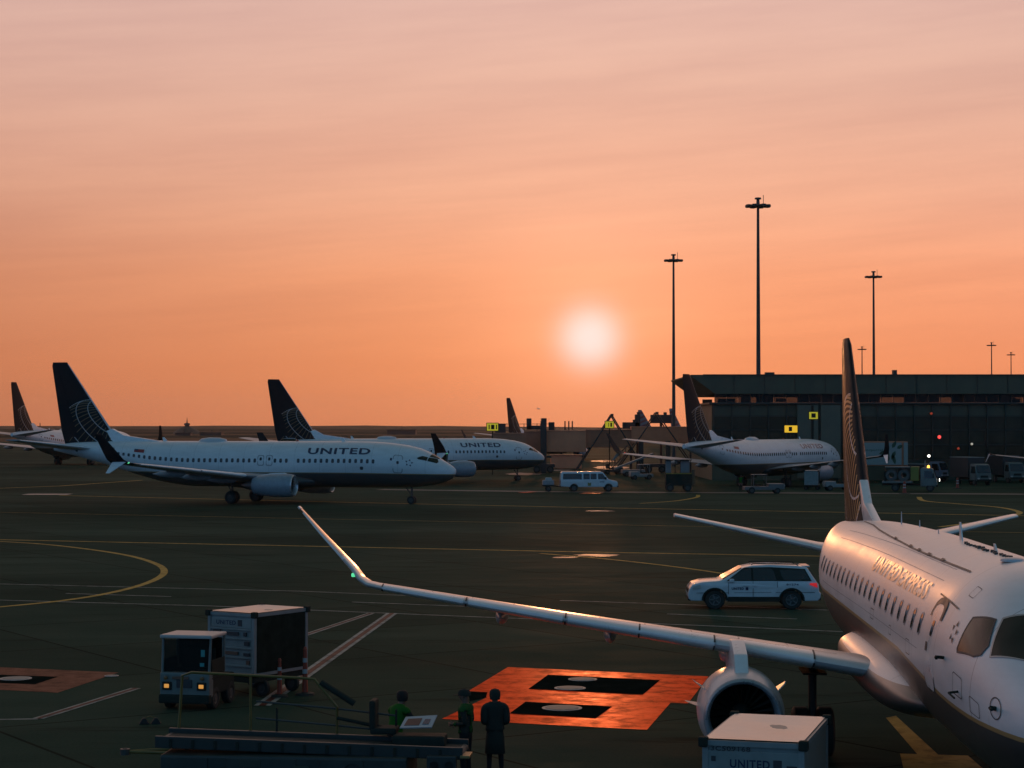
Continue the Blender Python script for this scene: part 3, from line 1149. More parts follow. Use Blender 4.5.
        MB().box((18.60, sgn * 12.93, 3.47), (.13, .10, .09), bev=.03).build('navigation_light', M_GREEN_L if sgn > 0 else M_RED_L, w)
        # engine and pylon
        e = engine(t, (10.75, sgn * 4.23, 1.28), .79, 3.0, mat('nacelle_pale_paint', (.50, .52, .55), .34, coat=.4), mat('painted_lip', (.34, .37, .41), .3, metal=.3))
        pl = [(11.15, 2.06), (11.6, 2.44), (12.6, 2.62), (14.9, 2.45), (14.6, 1.85), (13.2, 1.8), (11.6, 1.85)]
        MB().prism([(x, sgn * 4.23 - .14, z) for x, z in pl], (0, .28, 0), .04).build('pylon', M_WHITE, t, True)
        for a, ln in ((150, .4), (32, .45), (8, .4)):
            u = Vector((0, math.cos(rad(a)), math.sin(rad(a))))
            o = Vector((11.6, sgn * 4.23, 1.28))
            MB().prism([o + u * .85, o + u * .86 + Vector((.6, 0, 0)), o + u * 1.10 + Vector((.6, 0, 0)), o + u * 1.05 + Vector((.38, 0, 0))], (0, .02, .01)).build('nacelle_strake', M_WHITE, e)
        gear(t, 14.3, sgn * 2.55, 2.0, .52, .34, 2)
        MB().box((14.25, sgn * 2.55, 1.80), (1.1, .5, .04), bev=.01).build('gear_door', M_BLACK, t)
    g = gear(t, 2.9, 0, 1.5, .33, .2, 2)
    # belly fairing
    f = MB()
    rings = []
    prof = [(7.2, .02), (7.8, .30), (8.6, .56), (9.5, .80), (10.6, .95), (12.2, 1.0), (15.5, 1.0), (17.2, .85), (18.6, .5), (19.4, .08)]
    vs, fs = [], []
    N = 36
    for x, k in prof:
        for i in range(N):
            a = 2 * math.pi * i / N
            ca, sa = math.cos(a), math.sin(a)
            y = (1.20 + .62 * k) * min(1, k * 3) * math.copysign(abs(ca) ** .7, ca)
            z = 1.96 + .62 * k * math.copysign(abs(sa) ** .8, sa)
            vs.append((x, y, z))
    for i in range(len(prof) - 1):
        for k in range(N):
            fs.append((i * N + k, i * N + (k + 1) % N, (i + 1) * N + (k + 1) % N, (i + 1) * N + k))
    fs += [tuple(range(N)), tuple((len(prof) - 1) * N + k for k in range(N))]
    o = pydata('wing_fairing', vs, fs, fuselage_mat('fairing_paint', 2.2, 0, (.74, .74, .75), (.045, .05, .05), (.045, .05, .05)), t, True, 70)
    sd = o.modifiers.new('smooth', 'SUBSURF')
    sd.levels = sd.render_levels = 2
    # tail
    fst = [(25.0, 0, 4.30, 5.6, .10), (26.2, 0, 5.6, 4.65, .10), (29.35, 0, 9.35, 1.95, .10), (29.65, 0, 9.55, 1.5, .08)]
    A = Foil(fst)
    fin = A.mesh('fin', M_NAVY, t)
    A.mesh('rudder', M_NAVY, fin, .12, .95, .70, 1.0, .008)
    for sd_ in (1, -1):
        globe_lines(A, 28.3, 5.3, 2.6, 4.35, M_GOLD, M_PALELINE, fin, sd_, (4.30, 9.55), .065, -35, 20, 16, 7)
    MB().prism([(22.6, -.06, 4.5), (27.0, -.16, 4.3), (27.0, -.16, 5.35), (26.15, -.12, 5.55), (25.0, -.09, 4.95)], (0, .24, 0), .05).build('dorsal_fin', M_WHITE, t, True)
    hst = [(27.9, .5, 3.50, 2.9, .10), (28.2, .95, 3.55, 2.65, .10), (30.5, 5.0, 4.36, 1.25, .09)]
    for sgn in (1, -1):
        A = Foil(hst if sgn > 0 else mirror(hst), 1 if sgn > 0 else -1)
        h = A.mesh('stabilizer', M_WHITE, t)
        A.mesh('elevator', M_WING, h, .12, .97, .68, 1.0, .008)
    return t


NEAR = near_jet()


# ------------------------------------------------------------------ the airliners
FB = Fus([(0, 3.02, 2.72, .06), (.3, 3.30, 2.26, .45), (1.0, 3.74, 1.92, .90), (1.9, 4.26, 1.68, 1.28), (2.7, 4.66, 1.57, 1.52), (3.6, 4.95, 1.48, 1.68), (5.0, 5.20, 1.42, 1.82),
          (6.8, 5.38, 1.40, 1.88), (9.0, 5.45, 1.40, 1.88), (24, 5.45, 1.40, 1.88), (27, 5.45, 1.72, 1.85), (30, 5.45, 2.45, 1.62), (33, 5.42, 3.30, 1.2), (36, 5.30, 4.05, .70), (38.2, 5.05, 4.55, .22)])


def airliner(label):
    t = thing('airliner', label, 'airplane', group='airliners parked on the apron')
    F = FB
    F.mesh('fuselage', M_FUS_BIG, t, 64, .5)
    for mir in (0, 1):
        q = (lambda p: [(x, 180 - a) for x, a in p]) if mir else (lambda p: p)
        for P in ([(1.50, 64), (1.36, 46), (1.48, 36), (2.24, 31), (2.18, 48)], [(2.30, 30.5), (2.98, 28), (3.14, 31), (2.72, 44), (2.24, 47.5)], [(1.40, 69), (1.42, 87), (2.05, 87), (2.14, 53), (1.56, 66)]):
            F.patch('cockpit_window', q(P), M_COCK, t, .015)
    xs = [6.95 + .53 * k for k in range(14)] + [14.95 + .53 * k for k in range(3)] + [17.9 + .53 * k for k in range(26)]
    for x in xs:
        F.patch('window', rrect(x, 9.5, .25, 10.5, .6, 3), M_WIN, t, .012, 1)
    M_DL = mat('door_line_paint', (.30, .31, .33), .4)
    for x, ct, w, h in ((4.75, 7, .9, 50), (16.55, 10, .62, 27), (17.35, 10, .62, 27), (32.0, 8, .8, 50)):
        dr = F.ring('door', rrect(x, ct, w, h, .4, 3), .07, 2.2, M_DL, t, .014, 1)
        F.patch('door_window', rrect(x, ct + 3.5, .22, 8, .6, 3), M_WIN, dr, .018, 1)
    F.patch('door_vent', rrect(5.35, 18, .18, 7, .3), M_LETTER, t, .016, 1)
    F.patch('skin_vent', rrect(8.0, -8, .3, 8, .6), M_SEAM, t, .016, 1)
    lettering('UNITED', lambda u, v: F.pt(13.05 - 5.75 * u, 26.5 + 19 * v, .014), M_LETTER, t, 'lettering', .03, .2)
    st = MB()
    for k in range(5):
        a = rad(98 + 72 * k)
        st.poly([F.pt(3.75 + .62 * rr * math.cos(a + rad(da)), 12.5 + 18 * rr * math.sin(a + rad(da)), .016) for da, rr in ((0, .62), (26, .36), (-26, .36))])
    st.build('star_emblem', M_LETTER, t)
    fl = F.patch('flag_emblem', [(29.6, 22), (29.6, 33), (28.6, 33), (28.6, 22)], M_STRIPE_RED, t, .015, 2)
    F.patch('flag_canton', [(29.6, 27.5), (29.6, 33), (29.2, 33), (29.2, 27.5)], M_LETTER, fl, .020, 2)
    F.patch('tail_vent', rrect(35.6, -5, .25, 18, .5), M_SEAM, t, .015, 1)
    # satellite dome and blade aerials
    o = MB().lathe([(-1.35, .02), (-1.2, .3), (-.6, .48), (.4, .50), (1.1, .36), (1.5, .02)], (22.6, 0, 5.40), 'X', 22, .75).build('satellite_dome', M_PALELINE, t, True)
    for x, h in ((27.2, .34), (10.2, .3)):
        MB().prism([(x - .2, -.02, 5.40), (x + .25, -.02, 5.40), (x + .33, -.02, 5.45 + h), (x + .16, -.02, 5.45 + h)], (0, .04, 0)).build('antenna', M_WHITE, t)
    MB().prism([(13.8, -.02, 1.45), (14.3, -.02, 1.45), (14.4, -.02, 1.05), (14.2, -.02, 1.05)], (0, .04, 0)).build('antenna', M_BLACK, t)
    MB().lathe([(-.02, .14), (.08, .13), (.16, .001)], (14.6, 0, 5.43), 'Z', 14).build('beacon', mat('red_beacon_glass', (.3, .03, .02), .2), t, True)
    wst = [(13.0, .8, 2.0, 8.6, .13), (14.0, 1.9, 2.12, 7.0, .13), (17.4, 6.4, 2.60, 4.2, .11), (22.5, 16.3, 3.70, 1.75, .10)]
    wlt = [(22.5, 16.3, 3.70, 1.75, .10), (22.85, 16.75, 3.78, 1.65, .10), (23.2, 17.1, 4.05, 1.5, .10), (23.6, 17.35, 4.6, 1.3, .10), (24.9, 17.75, 6.15, .62, .10)]
    llt = [(23.05, 16.95, 3.85, 1.25, .10), (24.3, 17.45, 2.95, .35, .10)]
    for sgn in (1, -1):
        A = Foil(wst if sgn > 0 else mirror(wst), 1 if sgn > 0 else -1)
        w = A.mesh('wing', M_WING2, t)
        for a, b in ((.33, .60), (.61, .97)):
            A.mesh('slat', M_WHITE, w, a, b, 0, .12, .015)
        A.mesh('flap', M_WING2, w, .12, .68, .72, 1.0, .012)
        A.mesh('aileron', M_WING2, w, .70, .95, .74, 1.0, .012)
        for s in (.24, .42, .60):
            v, _ = A.at(s)
            MB().lathe([(0, .01), (.4, .16), (1.4, .2), (2.4, .14), (3.1, .01)], (v[0] + v[3] * .45, v[1], v[2] - .28), 'X', 12, 1.5).build('flap_fairing', M_WING2, w, True)
        B = Foil(wlt if sgn > 0 else mirror(wlt), 1 if sgn > 0 else -1)
        B.mesh('winglet', M_NAVY, w)
        Bl = Foil(llt if sgn > 0 else mirror(llt), 1 if sgn > 0 else -1)
        Bl.mesh('lower_winglet', M_WHITE, w)
        MB().box((22.95, sgn * 16.75, 3.80), (.16, .16, .12), bev=.04).build('navigation_light', M_GREEN_L if sgn > 0 else M_RED_L, w)
        e = engine(t, (13.05, sgn * 4.83, 1.68), .93, 3.7, mat('nacelle_grey_paint', (.26, .30, .35), .36, coat=.2))
        pl = [(13.3, 2.54), (14.0, 2.76), (15.2, 2.72), (17.2, 2.35), (16.4, 1.9), (13.6, 2.1)]
        MB().prism([(x, sgn * 4.83 - .2, z) for x, z in pl], (0, .4, 0), .06).build('pylon', M_WHITE, t, True)
        gear(t, 19.6, sgn * 2.86, 2.2, .56, .4, 2)
    gear(t, 4.0, 0, 1.7, .35, .22, 2)
    o = MB().lathe([(11.8, .02), (12.6, .8), (14, 1.18), (19, 1.22), (21.6, .8), (22.8, .02)], (0, 0, 1.95), 'X', 30, .62).build('wing_fairing', mat('belly_grey_paint', (.06, .065, .065), .35), t, True)
    o.data.transform(Matrix.Diagonal((1, 1.7, 1, 1)))
    fst = [(31.4, 0, 5.2, 5.75, .09), (32.5, 0, 6.4, 5.0, .09), (36.75, 0, 12.3, 1.72, .09), (36.98, 0, 12.62, 1.42, .08)]
    A = Foil(fst)
    fin = A.mesh('fin', M_NAVY, t)
    A.mesh('rudder', M_NAVY, fin, .08, .96, .70, 1.0, .012)
    A.mesh('fin_edge', M_PALELINE, fin, .1, .98, 0, .03, .01)
    globe_lines(A, 34.4, 5.3, 3.9, 5.3, M_GOLD2, M_GLINE, fin, 1, (5.2, 12.62), .07, -35, 20, 18, 10)
    globe_lines(A, 34.4, 5.3, 3.9, 5.3, M_GOLD2, M_GLINE, fin, -1, (5.2, 12.62), .07, -35, 20, 18, 10)
    MB().prism([(27.3, -.06, 5.40), (33.5, -.26, 5.2), (33.2, -.26, 6.3), (32.35, -.18, 6.55), (31.2, -.14, 5.95)], (0, .42, 0), .06).build('dorsal_fin', M_WHITE, t, True)
    hst = [(33.6, .4, 4.75, 4.2, .10), (34.2, 1.0, 4.82, 3.7, .10), (38.0, 7.1, 5.55, 1.4, .09)]
    for sgn in (1, -1):
        A = Foil(hst if sgn > 0 else mirror(hst), 1 if sgn > 0 else -1)
        h = A.mesh('stabilizer', M_WING2, t)
        A.mesh('stabilizer_edge', M_WHITE, h, .05, .98, 0, .10, .012)
        A.mesh('elevator', M_WING2, h, .12, .97, .68, 1.0, .010)
    return t


def pose(psi):
    return math.atan2(-math.cos(psi), -math.sin(psi))


A0 = airliner('white airliner with nose to the right, nearest of the row on the left')
A0.location = (-5.0, 178.8, 0)
A0.rotation_euler = (0, 0, pose(rad(104.4)))
A0.scale = (1.03,) * 3
GA = 'airliners parked on the apron'
dup(A0, (4.18, 259.1, 0), pose(rad(60.7)), 'white airliner half hidden behind the nearest one, dark tail in the middle left', GA, 1.0)
dup(A0, (40.18, 247.3, 0), pose(rad(34.5)), 'white airliner seen from its tail in front of the dark terminal', GA, 1.0)
dup(A0, (-72.6, 383.7, 0), pose(rad(17)), 'white airliner at the left edge, its tail left of the big dark fin', GA, 1.15)
dup(A0, (74, 247, 0), pose(rad(8)), 'white airliner mostly out of view, only a wing tip at the right edge', GA, 1.0)

# planes further off that show only as tails or specks
def retail(o, m):
    for ch in o.children_recursive:
        if ch.name.startswith(('fin', 'rudder')):
            me = ch.data.copy()
            me.materials[0] = m
            ch.data = me
    for ch in list(o.children_recursive):
        if ch.name.startswith('globe_emblem'):
            bpy.data.objects.remove(ch)


def tail_stripes():
    m = bpy.data.materials.new('striped_tail_paint')
    m.use_nodes = True
    t = NT(m.node_tree)
    b = m.node_tree.nodes['Principled BSDF']
    tcn = t.new('ShaderNodeTexCoord')
    sp = t.new('ShaderNodeSeparateXYZ')
    m.node_tree.links.new(tcn.outputs['Object'], sp.inputs[0])
    w = t.math('FRACT', t.math('MULTIPLY', t.math('ADD', sp.outputs[2], t.math('MULTIPLY', sp.outputs[0], .35)), .62))
    c = t.mix(t.math('GREATER_THAN', w, .45), (.20, .035, .03), (.16, .15, .17))
    t.put(b.inputs['Base Color'], c)
    b.inputs['Roughness'].default_value = .4
    return m


M_STRIPES = tail_stripes()
dup(A0, (30, 395, 0), pose(rad(300)), 'airliner whose dark tail stands behind the grey jet bridge', GA, 1.0).location = (-30, 398, 0)
o = dup(A0, (0, 0, 0), 0, 'airliner with red striped tail behind the jet bridge, left of two such', GA, 1.0)
o.location = (6, 455, 0)
o.rotation_euler = (0, 0, pose(rad(58)))
retail(o, M_STRIPES)
o2 = dup(o, (20, 478, 0), pose(rad(46)), 'airliner with red striped tail behind the jet bridge, right one by the pole', GA, 1.0)
fly = dup(A0, (119, 8600, 78), pose(rad(165)), 'tiny airliner flying low over the horizon', None, 1.0)
if 'group' in fly:
    del fly['group']


def fin_tip_to(o, px, py):
    """slide a plane on the ground so that its fin stands where the photo shows it"""
    bpy.context.view_layer.update()
    M = Matrix.Rotation(o.rotation_euler.z, 4, 'Z') @ Matrix.Scale(o.scale[0], 4)
    tip = M @ Vector((37.6, 0, 12.6))
    Y = FPX * (tip.z - CAM_H) / (HORIZON - py)
    o.location = (at(px, py, Y).x - tip.x, Y - tip.y, 0)


b = [x for x in bpy.data.objects if x.get('label', '').startswith('airliner whose dark tail')][0]
b.rotation_euler = (0, 0, pose(rad(28)))
fin_tip_to(b, 508.5, 398)
fin_tip_to(o, 640, 410)
fin_tip_to(o2, 671, 408.5)

# ------------------------------------------------------------------ terminal
M_CLAD = mat('dark_cladding', (.092, .086, .050), .6, var=.2, vscale=.4)
M_CLAD2 = mat('grey_wall_panel', (.14, .125, .085), .6, var=.12, vscale=.5)
M_MULL = mat('window_mullion', (.045, .042, .030), .5)
M_PANE = mat('facade_glass', (.050, .042, .026), .2, spec=.15, var=.4, vscale=.3)
M_STRIPGL = glass_mat('strip_glass', (.03, .03, .028), .34)
M_BLIND = mat('window_blind', (.07, .065, .055), .8)
M_LITPANE = mat('dim_lit_pane', (.1, .07, .04), .3, emit=(.55, .30, .12), estr=.10)

TY = 258.0
terminal = thing('terminal_building', 'long dark flat-roofed terminal with a glazed front on the right', 'building', (22.5, TY, 0))
LX = 22.5


def tb(c, s, **k):
    return ((c[0] - LX, c[1] - TY, c[2]), s)


roof = MB().prism([(.46, -1.5, 13.58), (118, -1.5, 13.58), (118, -1.5, 11.13), (3.56, -1.5, 11.13), (.46, -1.5, 13.42)], (0, 32, 0)).build('roof', M_CLAD, terminal)
e = MB()
e.box((60, -1.62, 13.55), (116, .2, .16))
for k in range(30):
    e.box((6 + k * 3.9, -1.56, 12.3), (.08, .09, 2.2))
e.build('roof_edge', M_MULL, roof)
for x, w, h in ((11.5, 1.2, .5), (28, .5, .8), (57, 1.6, .4), (80, .6, .7)):
    MB().box((x, 6, 13.58 + h / 2), (w, 1, h)).build('roof_vent', M_MULL, roof)
MB().box((60.4, 15, 4.9), (114.2, 29.6, 9.8)).build('wall', M_CLAD, terminal)
MB().box((60.4, 15, 9.93), (115, 31, .22)).build('sill_band', M_MULL, terminal)
m = MB()
for k in range(75):
    x = 3.66 + 1.53 * k
    m.box((x, -.1, 10.58), (.10, .12, 1.08))
    if k % 5 == 0:
        m.box((x, 29, 10.58), (.3, .3, 1.08))
m.build('mullion', M_MULL, terminal)
for k in range(52):
    x = 3.66 + 1.53 * k
    w = MB().box((x + .765, -.05, 10.58), (1.40, .03, 1.06)).build('window', M_STRIPGL, terminal)
    if random.random() < .5:
        MB().box((x + .765, .5, 10.58), (1.5, .04, 1.05)).build('blind', M_BLIND, w)
    elif random.random() < .6:
        MB().box((x + .765, 6 + random.random() * 12, 10.3 + random.random() * .25), (1.3, .6, random.uniform(.5, .9))).build('blind', M_BLIND, w)
m = MB()
cols = [x for x in np.arange(3.5, 70, 2.35) if not 13.0 < x < 19.2]
for x in cols:
    m.box((x, -.13, 6.2), (.12, .26, 7.2))
for z in (2.6, 4.6, 6.5, 8.3):
    m.box((8.6, -.1, z), (10.2, .18, .12))
    m.box((49, -.1, z), (58, .18, .12))
m.build('facade_frame', M_MULL, terminal)
for x in cols[:-1]:
    for z, h in ((3.6, 1.8), (5.55, 1.7), (7.4, 1.6)):
        lit = (x < 8 and z < 4 and random.random() < .55)
        if x < 60 or lit:
            MB().box((x + 1.18, -.04, z), (2.1, .04, h)).build('window', M_LITPANE if lit else M_PANE, terminal)
MB().box((17.0, -.30, 5.0), (5.55, .7, 9.4)).build('wall_panel', M_CLAD2, terminal)
MB().box((16.0, -.70, 5.0), (.05, .1, 9.4)).build('panel_joint', M_MULL, terminal)
for x in (28, 36, 44, 52, 62):
    MB().box((x, -.06, 1.25), (4.6, .12, 2.5)).build('service_door', M_DARK, terminal)

# small lamps on the terminal front
for px, py, mt, r, lab in ((939.5, 437, M_RED_L, .22, 'glowing red signal lamp on the terminal front'), (929, 456, M_WHITE_L, .17, 'small white floodlight under the terminal'),
                           (954.5, 459.3, M_BLUE_L, .2, 'small blue lamp on the terminal front'), (958.5, 448.5, mat('dim_red_lamp', (.3, .05, .03), .4, emit=(1, .12, .05), estr=.25), .16, 'dim red lamp right of the bright red signal lamp'),
                           (931.5, 413.5, mat('dim_red_lamp', (.3, .05, .03), .4, emit=(1, .12, .05), estr=.25), .16, 'dim red spot lamp high on the terminal glass'),
                           (972, 444, mat('dim_white_lamp', (.5, .5, .45), .4, emit=(1, .9, .7), estr=.35), .16, 'small dim white lamp above the wing tip at the right')):
    p = at(px, py, TY - 1.2)
    t = thing('wall_lamp', lab, 'lamp', (p.x, TY - .35, p.z))
    MB().lathe([(-.95, .001), (-.9, r * .6), (-.8, r), (-.7, r * .95)], (0, 0, 0), 'Y', 16).build('lens', mt, t, True)
    MB().lathe([(-.72, r * 1.08), (-.55, r * 1.1), (-.3, r * .6), (-.3, .001)], (0, 0, 0), 'Y', 16).build('housing', M_BLACK, t, True)
    MB().box((0, .1, 0), (.12, 1.0, .12)).build('bracket', M_BLACK, t)


# ------------------------------------------------------------------ lit stand signs on posts
def stand_sign(px, py, Y, w, h, lab, mt, bars=2, post=True, marks=((-.12, .18),)):
    p = at(px, py, Y)
    t = thing('stand_sign', lab, 'sign', (p.x, Y, 0), 0, 'lit yellow stand signs')
    MB().box((0, .12, p.z), (w + .18, .2, h + .18), bev=.03).build('sign_case', M_BLACK, t)
    MB().box((0, 0, p.z), (w, .06, h), bev=.01).build('sign_face', mt, t)
    k = MB()
    for mx, mw in marks:
        k.box((mx * w, -.045, p.z), (mw * w, .02, h * .62))
    k.build('sign_mark', M_BLACK, t)
    if post:
        MB().tube([(0, .3, 0), (0, .3, p.z)], .07, 8).build('post', M_BLACK, t)
    return t


stand_sign(492.5, 427, 288, 1.6, 1.05, 'lit yellow stand sign left of the jet bridge, above the second airliner', M_SIGN, marks=((-.30, .10), (.02, .30), (.36, .10)))
stand_sign(609.5, 424.7, 296, 1.25, .95, 'lit yellow stand sign under the left steel A-frame', M_SIGN, marks=((-.1, .07), (.2, .2)))
stand_sign(791, 429, 243, 1.55, .85, 'lit amber stand sign over the right airliner', M_SIGN_O, marks=((-.05, .26),))
t = stand_sign(813.5, 415.5, 243, 1.05, .85, 'lit yellow stand sign in front of the grey wall panel', M_SIGN, marks=((0, .5),))
MB().tube([(.8, .4, 0), (.8, .4, 9.8)], .17, 8).build('mast', M_BLACK, t)
MB().tube([(-.05, .4, 0), (-.05, .4, 9.5)], .15, 8).build('mast', M_BLACK, t)

# ------------------------------------------------------------------ flood-light masts
M_MAST = mat('mast_steel', (.05, .045, .04), .55)
for px, ytop, hgt, lab in ((758, 204.5, 36, 'tallest floodlight mast, in front of the terminal'), (673.5, 259.5, 36, 'tall floodlight mast left of the terminal roof'),
                           (873.5, 276, 36, 'floodlight mast behind the terminal, right of the near tail'), (862, 349, 36, 'small far floodlight mast just left of a taller one'),
                           (991.5, 345, 36, 'far floodlight mast at the right, taller of the pair'), (1011, 354.5, 36, 'far floodlight mast at the right edge, shorter of the pair')):
    Y = FPX * (hgt - CAM_H) / (HORIZON - ytop)
    t = thing('floodlight_mast', lab, 'light mast', (at(px, ytop, Y).x, Y, 0), 0, 'floodlight masts')
    MB().tube([(0, 0, 0), (0, 0, hgt * .5), (0, 0, hgt)], .36, 12, .17).build('pole', M_MAST, t, True)
    hd = MB().lathe([(-.35, .3), (-.3, 1.0), (-.12, 1.0), (-.1, .25), (.7, .2), (.75, .45), (.95, .4), (1.0, .05)], (0, 0, hgt), 'Z', 16).build('head_frame', M_MAST, t)
    for k in range(8):
        a = 2 * math.pi * (k + .5) / 8
        MB().box((1.25 * math.cos(a), 1.25 * math.sin(a), hgt - .15), (.85, .6, .34), a, .06).build('floodlight', M_MAST, hd)
    MB().tube([(.7, 0, hgt), (.7, 0, hgt + 1.3)], .04, 6).build('lightning_rod', M_MAST, hd)


# ------------------------------------------------------------------ jet bridges and the steel frames over them
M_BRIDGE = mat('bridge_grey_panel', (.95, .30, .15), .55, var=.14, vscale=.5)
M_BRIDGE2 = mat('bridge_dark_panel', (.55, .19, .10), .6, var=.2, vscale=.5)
BY = 300.0


def tunnel(parent, name, px0, px1, pyt, pyb, m, Y=BY, dep=3.2):
    a, b = at(px0, pyt, Y), at(px1, pyb, Y)
    ox, oy = parent.location.x, parent.location.y
    w = b.x - a.x
    o = MB().box(((a.x + b.x) / 2 - ox, Y + dep / 2 - oy, (a.z + b.z) / 2), (w, dep, a.z - b.z), bev=.06).build(name, m, parent)
    r = MB()
    n = max(2, int(w / 1.15))
    for k in range(n + 1):
        r.box((a.x - ox + w * k / n, Y - .03 - oy, (a.z + b.z) / 2), (.07, .06, (a.z - b.z) * .92))
    r.box(((a.x + b.x) / 2 - ox, Y - .05 - oy, a.z - .1), (w, .10, .14))
    r.box(((a.x + b.x) / 2 - ox, Y - .05 - oy, b.z + .1), (w, .10, .14))
    r.build('tunnel_rib', m, o)
    return o


br = thing('jet_bridge', 'grey jet bridge reaching from the terminal to the second airliner nose', 'jet bridge', (at(560, 440, BY).x, BY, 0))
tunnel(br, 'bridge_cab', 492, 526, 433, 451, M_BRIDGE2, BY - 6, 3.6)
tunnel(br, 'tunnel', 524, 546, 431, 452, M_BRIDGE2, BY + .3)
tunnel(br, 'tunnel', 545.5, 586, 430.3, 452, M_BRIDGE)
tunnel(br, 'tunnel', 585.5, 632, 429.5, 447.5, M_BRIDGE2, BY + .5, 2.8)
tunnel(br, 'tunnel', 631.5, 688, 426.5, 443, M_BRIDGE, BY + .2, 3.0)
for px, top, w in ((543.5, 421, .9), (641, 441, .7), (668, 441, .7), (692, 426, .8)):
    p = at(px, top, BY - .8)
    q = MB().box((p.x - br.location.x, -.8, p.z / 2), (w, .7, p.z), bev=.04)
    q.build('support_column', M_MAST, br)
for px in (543.5, 655):
    c = at(px, 470, BY - .8).x - br.location.x
    k = MB().box((c, -.5, 1.1), (3.4, 1.6, .5), bev=.05).box((c, -.5, 2.4), (2.4, .9, .35), bev=.05).build('bogie', M_MAST, br)
    for s in (-1, 1):
        wheel(k, (c + s * 1.0, -1.4, .55), .55, .45)
r = MB()
for px in (497, 507, 516, 524, 537, 553):
    p = at(px, 431, BY + .4)
    r.tube([(p.x - br.location.x, .4, p.z), (p.x - br.location.x, .4, p.z + 1.15)], .05, 6)
a, b = at(489, 424, BY + .4), at(553, 424, BY + .4)
r.tube([(a.x - br.location.x, .4, a.z), (b.x - br.location.x, .4, b.z)], .04, 6)
r.build('roof_railing', M_MAST, br)
for px, py, w, h in ((529, 424, .75, 1.7), (544, 422.5, .8, 1.3), (536, 427.5, 2.6, .6), (551.5, 426.5, .9, 1.3), (500.5, 428.5, 1.6, 1.5)):
    p = at(px, py, BY + 1)
    MB().box((p.x - br.location.x, 1, p.z), (w, .8, h), bev=.05).build('roof_unit', M_MAST, br)
for px in (565, 568.8, 572.3):
    p = at(px, 430, BY + 1.5)
    MB().tube([(p.x - br.location.x, 1.5, p.z), (p.x - br.location.x, 1.5, p.z + 1.35)], .10, 8).build('vent_pipe', M_MAST, br)
# service stair under the bridge
s = MB()
for k in range(10):
    s.box((7.3 + .27 * k, -1.8, .35 + .28 * k), (.3, .9, .05))
for y in (-2.25, -1.35):
    s.tube([(7.1, y, .1), (10.0, y, 3.1)], .06, 6).tube([(7.1, y, 1.1), (10.0, y, 4.1)], .04, 6)
    for k in range(4):
        s.tube([(7.3 + .8 * k, y, .3 + .83 * k), (7.3 + .8 * k, y, 1.3 + .83 * k)], .03, 6)
s.build('service_stair', M_MAST, br)

for px, py, lab, spread in ((612, 415, 'steel A-frame standing over the jet bridge, left of two', (588.5, 452, 631, 447)), (657, 413, 'steel A-frame over the jet bridge beside the red striped tails', (634, 446, 680, 446))):
    Y = BY - 1.6
    p = at(px, py, Y)
    l, r_ = at(spread[0], spread[1], Y), at(spread[2], spread[3], Y)
    t = thing('steel_frame', lab, 'steel frame', (p.x, Y, 0), 0, 'steel A-frames over the bridge')
    for q in (l, r_):
        v = Vector((q.x - p.x, 0, q.z)) - Vector((0, 0, p.z))
        f = p.z / (p.z - q.z)
        MB().tube([(0, 0, p.z), (v.x * f, 0, p.z + v.z * f)], .10, 8).build('leg', M_MAST, t, True)
        MB().tube([(0, 4.6, p.z), (v.x * f, 4.6, p.z + v.z * f)], .10, 8).build('leg', M_MAST, t, True)
    MB().tube([(0, -.2, p.z), (0, 4.8, p.z)], .12, 8).build('ridge_beam', M_MAST, t, True)
    MB().box((0, -.1, p.z), (.45, .4, .35), bev=.05).build('apex_plate', M_MAST, t)

# small clutter on the bridge roofs near the striped tails
for px, py, w, h, lab in ((637.5, 421, .8, 2.0, 'dark roof exhaust standing left of the striped tails'), (631, 425.5, 2.6, 1.0, 'low dark roof plant box right of the left A-frame'),
                          (661, 419, 3.2, 1.3, 'dark roof plant box between the striped tails')):
    p = at(px, py, BY + 6)
    t = thing('roof_plant', lab, 'roof plant', (p.x, BY + 6, p.z - h / 2))
    MB().box((0, 0, h / 2), (w, 1.2, h), bev=.06).build('plant_box', M_MAST, t)
    MB().lathe([(h, .25), (h + .35, .28), (h + .4, .1)], (w * .2, 0, 0), 'Z', 12).build('fan_cowl', M_MAST, t)
    MB().tube([(0, 0, -(p.z - h / 2)), (0, 0, .05)], .2, 8).build('leg', M_MAST, t)
t = thing('service_hut', 'low grey panelled hut under the jet bridge', 'hut', (at(566, 460, 326).x, 326, 0))
MB().box((0, 0, 1.15), (5.0, 2.4, 2.1), bev=.04).build('hut_wall', M_BRIDGE, t)
MB().box((0, 0, 2.26), (5.3, 2.7, .14), bev=.03).build('hut_roof', M_BRIDGE2, t)
for x in (-1.7, 0, 1.7):
    MB().box((x, -1.22, 1.05), (1.4, .05, 1.7), bev=.01).build('hut_door', M_BRIDGE, t)

# billboard-sided bridge section with a green leaf picture, right of the near tail
bb = thing('billboard_bridge', 'jet bridge section with white leaf advert behind the near tail', 'jet bridge', (at(884, 455, 246).x, 246, 0))
a, b = at(848, 441.5, 246), at(908, 466, 246)
bw, bz0, bz1 = b.x - a.x, b.z, a.z
x0 = a.x - bb.location.x
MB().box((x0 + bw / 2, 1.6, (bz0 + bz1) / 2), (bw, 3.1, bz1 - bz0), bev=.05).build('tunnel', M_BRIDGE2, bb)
pn = MB().box((x0 + bw / 2 - .35, -.06, (bz0 + bz1) / 2), (bw - .9, .06, bz1 - bz0 - .3)).build('advert_panel', mat('advert_white', (.27, .29, .27), .5, var=.05), bb)
MB().box((x0 + bw - .28, -.05, (bz0 + bz1) / 2), (.5, .05, bz1 - bz0 - .25)).build('end_panel', mat('advert_white', (.5, .5, .48)), bb)
